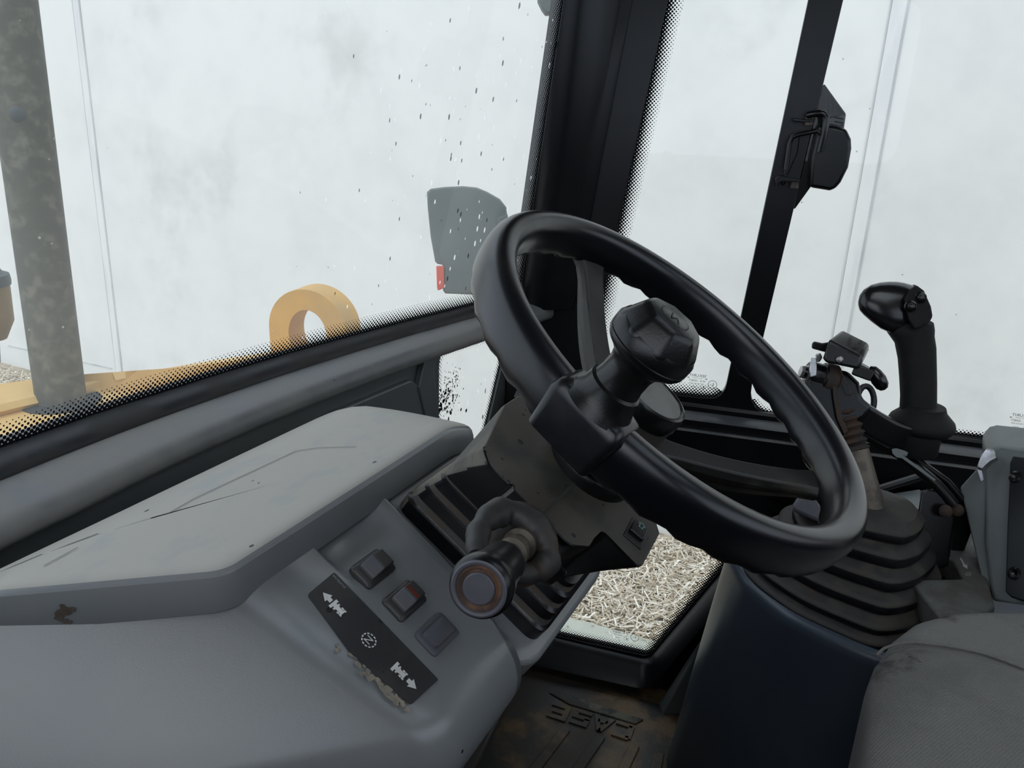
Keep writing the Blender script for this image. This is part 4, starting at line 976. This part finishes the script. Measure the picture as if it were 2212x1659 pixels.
obj('grip_flange', MB().lathe([(.028, -.018), (.040, -.013), (.0455, -.006), (.0462, -.001), (.044, .005), (.037, .012), (.031, .018), (.028, .026)], fb_, Vector((0, 0, 1)), 44), 'matte_grip', joy)
gr = [(1983, 895, 37, 30), (1984, 860, 36, 30), (1983, 820, 37, 31), (1981, 780, 38, 32), (1977, 745, 41, 34), (1966, 720, 48, 37), (1964, 706, 50, 40), (1966, 692, 46, 38)]
rings = []
for x, y, hw, hd in gr:
    c = D(x, y, 1.2); k = 1.2 / FPX; rx = RM @ Vector((1, 0, 0)); rx.z = 0; rx.normalize(); ry = Vector((-rx.y, rx.x, 0))
    rings.append([c + rx * (hw * k * math.copysign(abs(math.cos(p)) ** .8, math.cos(p))) + ry * (hd * k * math.copysign(abs(math.sin(p)) ** .8, math.sin(p))) for p in [2 * PI * j / 28 for j in range(28)]])
obj('grip', MB().loft(rings), 'matte_grip', joy, smooth=60)
# head of the grip: sections from the blunt nose (left) to the flat button face (right)
def hsec(px, py, hh, d, hd, ex=.75, tilt=0):
    c = D(px, py, d); k = 1.2 / FPX; up_ = RM @ Vector((math.sin(tilt), -math.cos(tilt), 0)); dp_ = ray(px, py).normalized()
    return [c + up_ * (hh * k * math.copysign(abs(math.sin(p)) ** ex, math.sin(p))) + dp_ * (hd * k * math.copysign(abs(math.cos(p)) ** ex, math.cos(p))) for p in [2 * PI * j / 28 for j in range(28)]]
hd_ = [(1853.5, 655, 4, 5), (1857, 654, 17, 18), (1866, 653, 28, 27), (1882, 655, 40, 34), (1902, 660, 50, 39), (1925, 665, 57, 42), (1945, 666, 58, 43), (1962, 664, 54, 43), (1980, 664, 50, 42), (1994, 664, 44, 38)]
head = MB().loft([hsec(x, y, h_, 1.2, dd, .8, -.22 * max(0, (x - 1900) / 80)) for x, y, h_, dd in hd_])
obj('grip_head', head, 'gloss_black', joy, smooth=50)
# button face: a slanted plate closing the right end
face = [(1953, 646), (1966, 626), (1980, 616), (1996, 628), (2011, 662), (2015, 684), (2009, 694), (1992, 706), (1976, 713), (1962, 690)]
obj('button_face', MB().loft([[D(x, y, 1.165) for x, y in face], [D(x - 6, y - 3, 1.24) for x, y in face]]), 'matte_grip', joy, bevel=.003)
for bx, by, nm in ((1967, 662, 'thumb_button'), (1988, 643, 'thumb_button')):
    cbt = D(bx, by, 1.164); dr = -ray(bx, by).normalized()
    obj(nm, MB().lathe([(.0085, -.001), (.0085, .0012), (.0068, .0018), (.0065, .0005), (.0058, .003), (.004, .0052), (0, .006)], cbt, dr, 20), 'gloss_black', joy)

# ------------------------------------------------------------------ console deck right of the boot
ZD = .565
pl2 = [tuple(oz(x, y, ZD).xy) for x, y in ((1895, 1070), (2010, 1055), (2072, 1050), (2085, 1080), (2150, 1310), (2105, 1345), (2040, 1345), (1972, 1262), (1925, 1165))]
sl1 = [tuple(oz(x, y, ZD).xy) for x, y in ((1933, 1102), (1966, 1106), (1998, 1190), (1988, 1205), (1962, 1160))]
sl2 = [tuple(oz(x, y, ZD).xy) for x, y in ((1940, 1154), (1992, 1160), (2062, 1220), (2078, 1250), (1990, 1252), (1960, 1190))]
sl3 = [tuple(oz(x, y, ZD).xy) for x, y in ((1950, 1172), (1998, 1162), (2060, 1212), (2080, 1250), (1986, 1252))]
sl1 = [tuple(oz(x, y, ZD).xy) for x, y in ((1934, 1100), (1966, 1104), (1990, 1146), (1956, 1146))]
dk_ = obj('top_plate', MB().plate(lambda x, y: Vector((x, y, ZD)), pl2, [sl1, sl3], (0, 0, -.035)), 'console_dirty', con, bevel=.003, label='dirty grey top plate with two slots')
obj('slot_floor', MB().prism([Vector((x, y, ZD - .09)) for x, y in pl2], (0, 0, -.01)), 'dark_hole', dk_)
obj('rear_plate', MB().prism([oz(x, y, ZD + .02) for x, y in ((1886, 1072), (1988, 1056), (1990, 1100), (1900, 1110))], (0, 0, -.03)), 'console_grey', dk_, bevel=.002)
aw = MB(); fz = lambda x, y: oz(x, y, ZD + .0008)
aw.add([fz(*q) for q in ((2073, 1206), (2076, 1205), (2085, 1220), (2089, 1219), (2090, 1229), (2078, 1222), (2081, 1221))], [(0, 1, 2, 3, 4, 5, 6)])
obj('arrow_mark', aw, 'grey_print', dk_, smooth=0, label='worn pale arrow mark'); aw = MB(); cc_ = (2092, 1240)
for k in range(16):
    a0, a1 = 2 * PI * k / 16, 2 * PI * (k + 1) / 16
    aw.add([fz(cc_[0] + r * 1.3 * math.cos(t), cc_[1] + r * .9 * math.sin(t)) for r, t in ((4.6, a0), (4.6, a1), (3.8, a1), (3.8, a0))], [(0, 1, 2, 3)])
aw.add([fz(*q) for q in ((2089, 1239.5), (2095, 1239.5), (2095, 1240.5), (2089, 1240.5))], [(0, 1, 2, 3)])
obj('ring_symbol', aw, 'grey_print', dk_, smooth=0, label='worn pale ring symbol')

# linkage lever: black quadrant with two arms
lk = thing('linkage_lever', 'black double-armed lever on a tall quadrant behind the boot', 'lever', tuple(oz(2030, 1240, .5)))
def lkp(name, pix, d, thick, m='black_plastic', bev=.003, **k): return obj(name, MB().prism([D(x, y, d) for x, y in pix], ray(2000, 1100).normalized() * thick), m, lk, bevel=bev, **k)
lkp('quadrant', [(1990, 1062), (2003, 1056), (2022, 1060), (2040, 1075), (2055, 1095), (2062, 1120), (2058, 1150), (2050, 1222), (1998, 1240), (1972, 1180)], 1.17, .02)
lkp('quadrant', [(2060, 1060), (2080, 1068), (2096, 1090), (2101, 1112), (2098, 1150), (2072, 1220), (2050, 1222), (2055, 1130)], 1.19, .02)
lkp('inner_block', [(2035, 1095), (2070, 1075), (2092, 1110), (2085, 1180), (2062, 1250), (2010, 1255)], 1.205, .02, 'dark_hole')
def bar(pts, r, m='frame_paint'):
    return MB().tube([D(*p) for p in pts], r, 10)
obj('arm', bar([(1862, 935, 1.22), (1925, 970, 1.205), (1950, 985, 1.195), (2022, 1045, 1.175), (2060, 1090, 1.17)], .0085), 'black_plastic', lk)
obj('arm', bar([(1935, 975, 1.2), (1962, 980, 1.195), (2045, 1040, 1.19), (2080, 1080, 1.185)], .0055), 'black_plastic', lk)
lkp('arm_edge', [(1926, 970), (1936, 968), (1956, 974), (1962, 978), (1958, 986), (1952, 984), (2022, 1036), (2018, 1040), (1948, 990), (1936, 988), (1928, 980)], 1.165, .004, 'console_grey', .001, label='grey upper face of the arm')  # strip along the upper edge, lighter than the arm
for pp in ((2043, 1104, 1.16), (2068, 1102, 1.175)):
    obj('pivot_pin', MB().lathe([(.009, -.012), (.009, .006), (.006, .009), (0, .01)], D(*pp), -ray(2050, 1100).normalized(), 18), 'rust', lk, label='rusty pivot pin')
# low dark rod behind
rodt = thing('grab_rod', 'dark round bar lying behind the console by the right wall', 'rod', tuple(D(1900, 1050, 1.3)))
obj('bar', MB().tube([D(1870, 1066, 1.3), D(1985, 1030, 1.34)], .007, 12), 'frame_paint', rodt)

# side box with latch
bx_ = thing('side_box', 'grey side box with dark inset panel and silver latch at the right edge', 'side box', tuple(oz(2150, 1300, .5)))
fr_ = [(2073, 1052), (2137, 986), (2150, 968), (2170, 964), (2330, 985), (2330, 1300), (2212, 1308), (2150, 1300), (2118, 1240), (2090, 1120)]
dep = [1.17, 1.16, 1.15, 1.14, 1.08, 1.02, 1.06, 1.07, 1.10, 1.15]
f0 = [D(2143, 1302, 1.10), D(2128, 1180, 1.125), D(2131, 985, 1.165), D(2148, 967, 1.165), D(2166, 964, 1.16), D(2330, 985, 1.05), D(2330, 1330, .98), D(2200, 1310, 1.06)]
obj('box_face', MB().prism(f0, Vector((.10, .0, 0))), 'console_grey', bx_, bevel=.006, bseg=4)
obj('box_side', MB().prism([D(2073, 1054, 1.19), D(2136, 985, 1.17), D(2150, 1302, 1.10), D(2118, 1245, 1.13)], Vector((.06, -.02, 0))), 'console_grey', bx_, bevel=.003)
pz = [(2186, 1001), (2192, 986), (2330, 1005), (2330, 1320), (2212, 1300), (2188, 1292), (2176, 1280), (2180, 1150)]
def facept(px, py):
    a_, b_, c_ = f0[2], f0[5], f0[6]; nn = (b_ - a_).cross(c_ - a_).normalized(); return on(px, py, a_, nn), nn
nn = facept(2200, 1100)[1]
if nn.dot(CAM - f0[2]) < 0: nn = -nn
obj('inset_panel', MB().prism([facept(x, y)[0] + nn * .001 for x, y in pz], nn * .004), 'frame_paint', bx_, bevel=.003, label='dark inset panel')
for x, y in ((2198, 1033), (2196, 1241)):
    obj('screw', MB().lathe([(.009, .004), (.009, .0055), (.006, .007), (.003, .0055), (0, .005)], facept(x, y)[0], nn, 18), 'gloss_black', bx_)
la = MB().loft([[D(x, y, 1.135) for x, y in ((2109, 1010), (2120, 981), (2131, 968), (2148, 972), (2156, 990), (2140, 998), (2122, 1015))], [D(x, y, 1.15) for x, y in ((2111, 1014), (2122, 985), (2133, 974), (2150, 976), (2158, 994), (2142, 1003), (2124, 1020))]])
obj('latch', la, 'zinc', bx_, bevel=.002, smooth=20, label='silver sheet-metal latch')
obj('latch_tail', MB().prism([D(x, y, 1.14) for x, y in ((2110, 1012), (2122, 1016), (2127, 1038), (2118, 1042))], ray(2100, 1000).normalized() * .004), 'zinc', bx_, bevel=.001)

obj('mirror_arm', MB().tube([D(1050, 632, 2.04), D(1120, 660, 1.95), wpt(.10, .78, .03)], .011), 'mirror_back', mir)
# ------------------------------------------------------------------ seat
seat = thing('operator_seat', 'grey woven fabric operator seat cushion at the lower right', 'seat', (.06, -.3, .3))
def grid_cushion(x0, x1, y0, y1, zf, nx, ny):
    vs = [zf(x0 + (x1 - x0) * i / nx, y0 + (y1 - y0) * j / ny) for j in range(ny + 1) for i in range(nx + 1)]
    return MB().add(vs, [(j * (nx + 1) + i, j * (nx + 1) + i + 1, (j + 1) * (nx + 1) + i + 1, (j + 1) * (nx + 1) + i) for j in range(ny) for i in range(nx)])
seam_pts = [tuple(oz(x, y, .602).xy) for x, y in ((1876, 1460), (1893, 1418), (1917, 1400), (1980, 1391), (2107, 1410), (2212, 1446))] + [(.285, -.32), (.285, -.60)]
out_pts = [tuple(oz(x, y, .592).xy) for x, y in ((1872, 1500), (1880, 1440), (1893, 1410), (1919, 1371), (1970, 1334), (2033, 1317), (2120, 1312), (2212, 1312))] + [(.435, -.34), (.42, -.62)]
cen_ = rpoly([(-.20, -.62), (-.20, -.06), (.02, -.056)] + seam_pts[:1] + seam_pts[1:5] + [(.285, -.30), (.285, -.62)], [.0, .06, .0, .02, .02, .03, .05, .1, .1, 0], 6)
def cush(name, poly, prof_, lab=None):
    q_ = [poly[0]]
    for p in poly[1:]:
        if (Vector(p) - Vector(q_[-1])).length > .006 and (Vector(p) - Vector(poly[0])).length > .006: q_.append(p)
    poly = q_
    cx = sum(p[0] for p in poly) / len(poly); cy = sum(p[1] for p in poly) / len(poly); rings = []
    n = len(poly)
    for o, z in prof_:
        row = []
        for i in range(n):
            p = Vector(poly[i]); b = (Vector(poly[(i + 1) % n]) - Vector(poly[i - 1])).normalized(); nn_ = Vector((-b.y, b.x)); c = Vector((cx, cy)) - p
            if nn_.dot(c) < 0: nn_ = -nn_
            q = p + nn_ * o; row.append(Vector((q.x, q.y, z)))
        rings.append(row)
    for f in (.25, .55, .85, .98): rings.append([p.lerp(Vector((.06, -.36, p.z)), f) + Vector((0, 0, .004 * f)) for p in rings[len(prof_) - 1]])
    return obj(name, MB().loft(rings), 'fabric', seat, smooth=80, label=lab, recalc=False)
cush('seat_cushion', cen_, [(.01, .44), (.0, .47), (0, .575), (.001, .59), (.005, .599), (.012, .604), (.025, .609), (.04, .612)])
bol = rpoly([(.0, -.062)] + out_pts + [(.15, -.62), (.0, -.40)], [.0, .02, .02, .02, .03, .03, .03, .03, .03, .05, 0, 0, 0], 4)
cush('side_bolster', bol, [(.012, .52), (.004, .53), (.003, .57), (.006, .585), (.014, .594), (.024, .599), (.03, .600)])
wl = spline([Vector((x, y, .6035)) for x, y in seam_pts[1:-2]], 8)
obj('seam_piping', MB().tube(wl, .0016, 8), 'fabric', seat)
obj('suspension_base', MB().box((.06, -.36, .22), ((1, 0, 0), (0, 1, 0), (0, 0, 1)), (.17, .22, .22)), 'rubber', seat, bevel=.02)

# ------------------------------------------------------------------ floor mat with raised letters
fm = thing('floor_mat', 'dirty brown rubber floor mat with raised letters and ribs', 'floor mat', (.55, .35, 0))
mz = .006
def fpt(x, y, z=mz): return oz(x, y, z)
obj('mat_sheet', MB().prism([Vector((.16, .62, .0005)), Vector((.73, .62, .0005)), Vector((.77, .20, .0005)), Vector((.60, -.1, .0005)), Vector((.16, -.1, .0005))], (0, 0, mz)), 'mat_rubber', fm, bevel=.002)
lt_ = MB()
def letter(cx, cy, quads, ex, ey):
    for q in quads:
        lt_.prism([Vector((cx, cy, mz)) + ex * x + ey * y for x, y in q], (0, 0, .004))
e0, e1 = fpt(1180, 1528), fpt(1372, 1590); ex = (e0 - e1).normalized(); ey = Vector((-ex.y, ex.x, 0))
if ey.dot(fpt(1260, 1520) - fpt(1290, 1600)) > 0: ey = -ey
K = (e0 - e1).length / 4.2
def at(px, py): p = fpt(px, py); return p.x, p.y
R_ = lambda x0, y0, x1, y1: [(x0 * K, y0 * K), (x1 * K, y0 * K), (x1 * K, y1 * K), (x0 * K, y1 * K)]
E_ = [R_(-.45, -.5, -.2, .5), R_(-.2, .28, .45, .5), R_(-.2, -.11, .3, .11), R_(-.2, -.5, .45, -.28)]
S_ = [R_(-.4, .28, .42, .5), R_(-.42, .0, -.18, .28), R_(-.4, -.11, .4, .1), R_(.18, -.3, .42, -.1), R_(-.42, -.5, .4, -.28)]
A_ = [[(-.5 * K, -.5 * K), (-.25 * K, -.5 * K), (.08 * K, .5 * K), (-.12 * K, .5 * K)], [(.5 * K, -.5 * K), (.25 * K, -.5 * K), (-.08 * K, .5 * K), (.12 * K, .5 * K)], R_(-.22, -.25, .22, -.05)]
C_ = [R_(-.35, .28, .4, .5), R_(-.45, -.4, -.2, .4), R_(-.35, -.5, .4, -.28)]
for (px, py), q in (((1208, 1540), E_), ((1255, 1553), S_), ((1300, 1566), A_), ((1345, 1580), C_)): letter(*at(px, py), q, ex, ey)
obj('raised_letters', lt_, 'mat_rubber', fm, smooth=0)
bl_ = MB(); bl_.prism([fpt(x, y) for x, y in ((1186, 1498), (1205, 1496), (1390, 1557), (1372, 1566), (1230, 1524))], (0, 0, .004))
obj('raised_bar', bl_, 'mat_light', fm, bevel=.001)
for (xa, ya, xb, yb) in ((1212, 1572, 1120, 1690), (1287, 1588, 1215, 1690), (1360, 1608, 1320, 1690), (1412, 1625, 1395, 1700)):
    g0_, g1_ = fpt(xa, ya), fpt(xb, yb); dd = (g1_ - g0_).normalized(); sd = Vector((-dd.y, dd.x, 0))
    r = MB().prism([g0_ + sd * .0, g1_ + sd * .0, g1_ + sd * .02, g0_ + sd * .02], (0, 0, .004)); obj('rib', r, 'mat_rubber', fm, bevel=.0015)
# pedal left of the mat
pd_ = thing('pedal', 'dirty dark pedal plate under the dashboard overhang', 'pedal', tuple(fpt(1020, 1580)))
obj('pedal_plate', MB().prism([oz(x, y, .09) for x, y in ((960, 1600), (1075, 1488), (1090, 1530), (1010, 1690), (930, 1690))], (0, 0, -.02)), 'boot_dirty', pd_, bevel=.006)
obj('pedal_stem', MB().tube([oz(1020, 1600, .08), oz(1020, 1600, .08) + Vector((0, .06, -.074))], .012), 'frame_paint', pd_)
# dark strut between lower pane and console pod
st = thing('floor_strut', 'dark slanted strut between the lowest pane and the console', 'strut', tuple(fpt(1450, 1530)))
obj('strut_bar', MB().loft([[fpt(1421, 1520, .005), fpt(1432, 1545, .005), fpt(1478, 1545, .005), fpt(1476, 1520, .005)], [on(1500, 1400, WP0 + WN * -.07, WN), on(1506, 1416, WP0 + WN * -.07, WN), on(1560, 1340, WP0 + WN * -.07, WN), on(1552, 1325, WP0 + WN * -.07, WN)]]), 'front_paint', st, bevel=.004)

# ------------------------------------------------------------------ latch of the right window on its dividing bar
lat = thing('window_latch', 'black window latch with bent handle on the slanted bar between the right panes', 'latch', tuple(wpt(*wpx(1720, 320))))
LO = -.02
def lpx(x, y, o): return wpt(*wpx(x, y, o), o)
def lprism(name, pix, o, th_, m='black_plastic', bev=.0025, **k): return obj(name, MB().prism([lpx(x, y, o) for x, y in pix], WN * -th_), m, lat, bevel=bev, **k)
lprism('back_plate', [(1700, 290), (1780, 181), (1827, 246), (1818, 310), (1716, 452), (1690, 430)], .012, .006)
lprism('latch_housing', [(1765, 268), (1800, 272), (1824, 278), (1834, 300), (1835, 320), (1828, 360), (1812, 392), (1800, 406), (1788, 409), (1745, 402), (1748, 340)], .004, .03, bev=.006)
lprism('striker_frame', [(1713, 290), (1728, 286), (1722, 330), (1700, 380), (1694, 400), (1686, 398)], .0, .012, m='frame_paint')
obj('release_loop', MB().tube([lpx(x, y, -.03) for x, y in ((1698, 366), (1706, 310), (1712, 296), (1728, 290), (1765, 283), (1775, 290))], .0035, 10), 'black_plastic', lat)
hdl = spline([lpx(1744, 249, -.03), lpx(1765, 245, -.035), lpx(1778, 246, -.036), lpx(1784, 256, -.036), lpx(1782, 280, -.036), lpx(1771, 328, -.034)], 6)
obj('handle', MB().tube(hdl, .0052, 14), 'gloss_black', lat)
lprism('tab', [(1711, 254), (1738, 258), (1760, 256), (1758, 262), (1735, 264), (1713, 262)], -.005, .02, m='frame_paint', bev=.001)
lprism('tab', [(1674, 384), (1683, 377), (1700, 382), (1728, 386), (1726, 392), (1690, 390), (1680, 394), (1676, 402)], -.005, .02, m='frame_paint', bev=.001)
for x, y in ((1748, 262), (1716, 398)):
    obj('spacer', MB().lathe([(.007, -.006), (.007, .006)], lpx(x, y, -.012), (0, 0, 1), 16), 'worn_rod', lat)
lprism('slotted_lug', [(1786, 256), (1822, 248), (1822, 268), (1812, 272), (1788, 268)], -.004, .012, m='console_grey', bev=.001)
for ya in (252, 261): lprism('slot', [(1803, ya), (1822, ya + 4), (1822, ya + 6), (1803, ya + 2.5)], -.016, .001, m='dark_hole', bev=0)
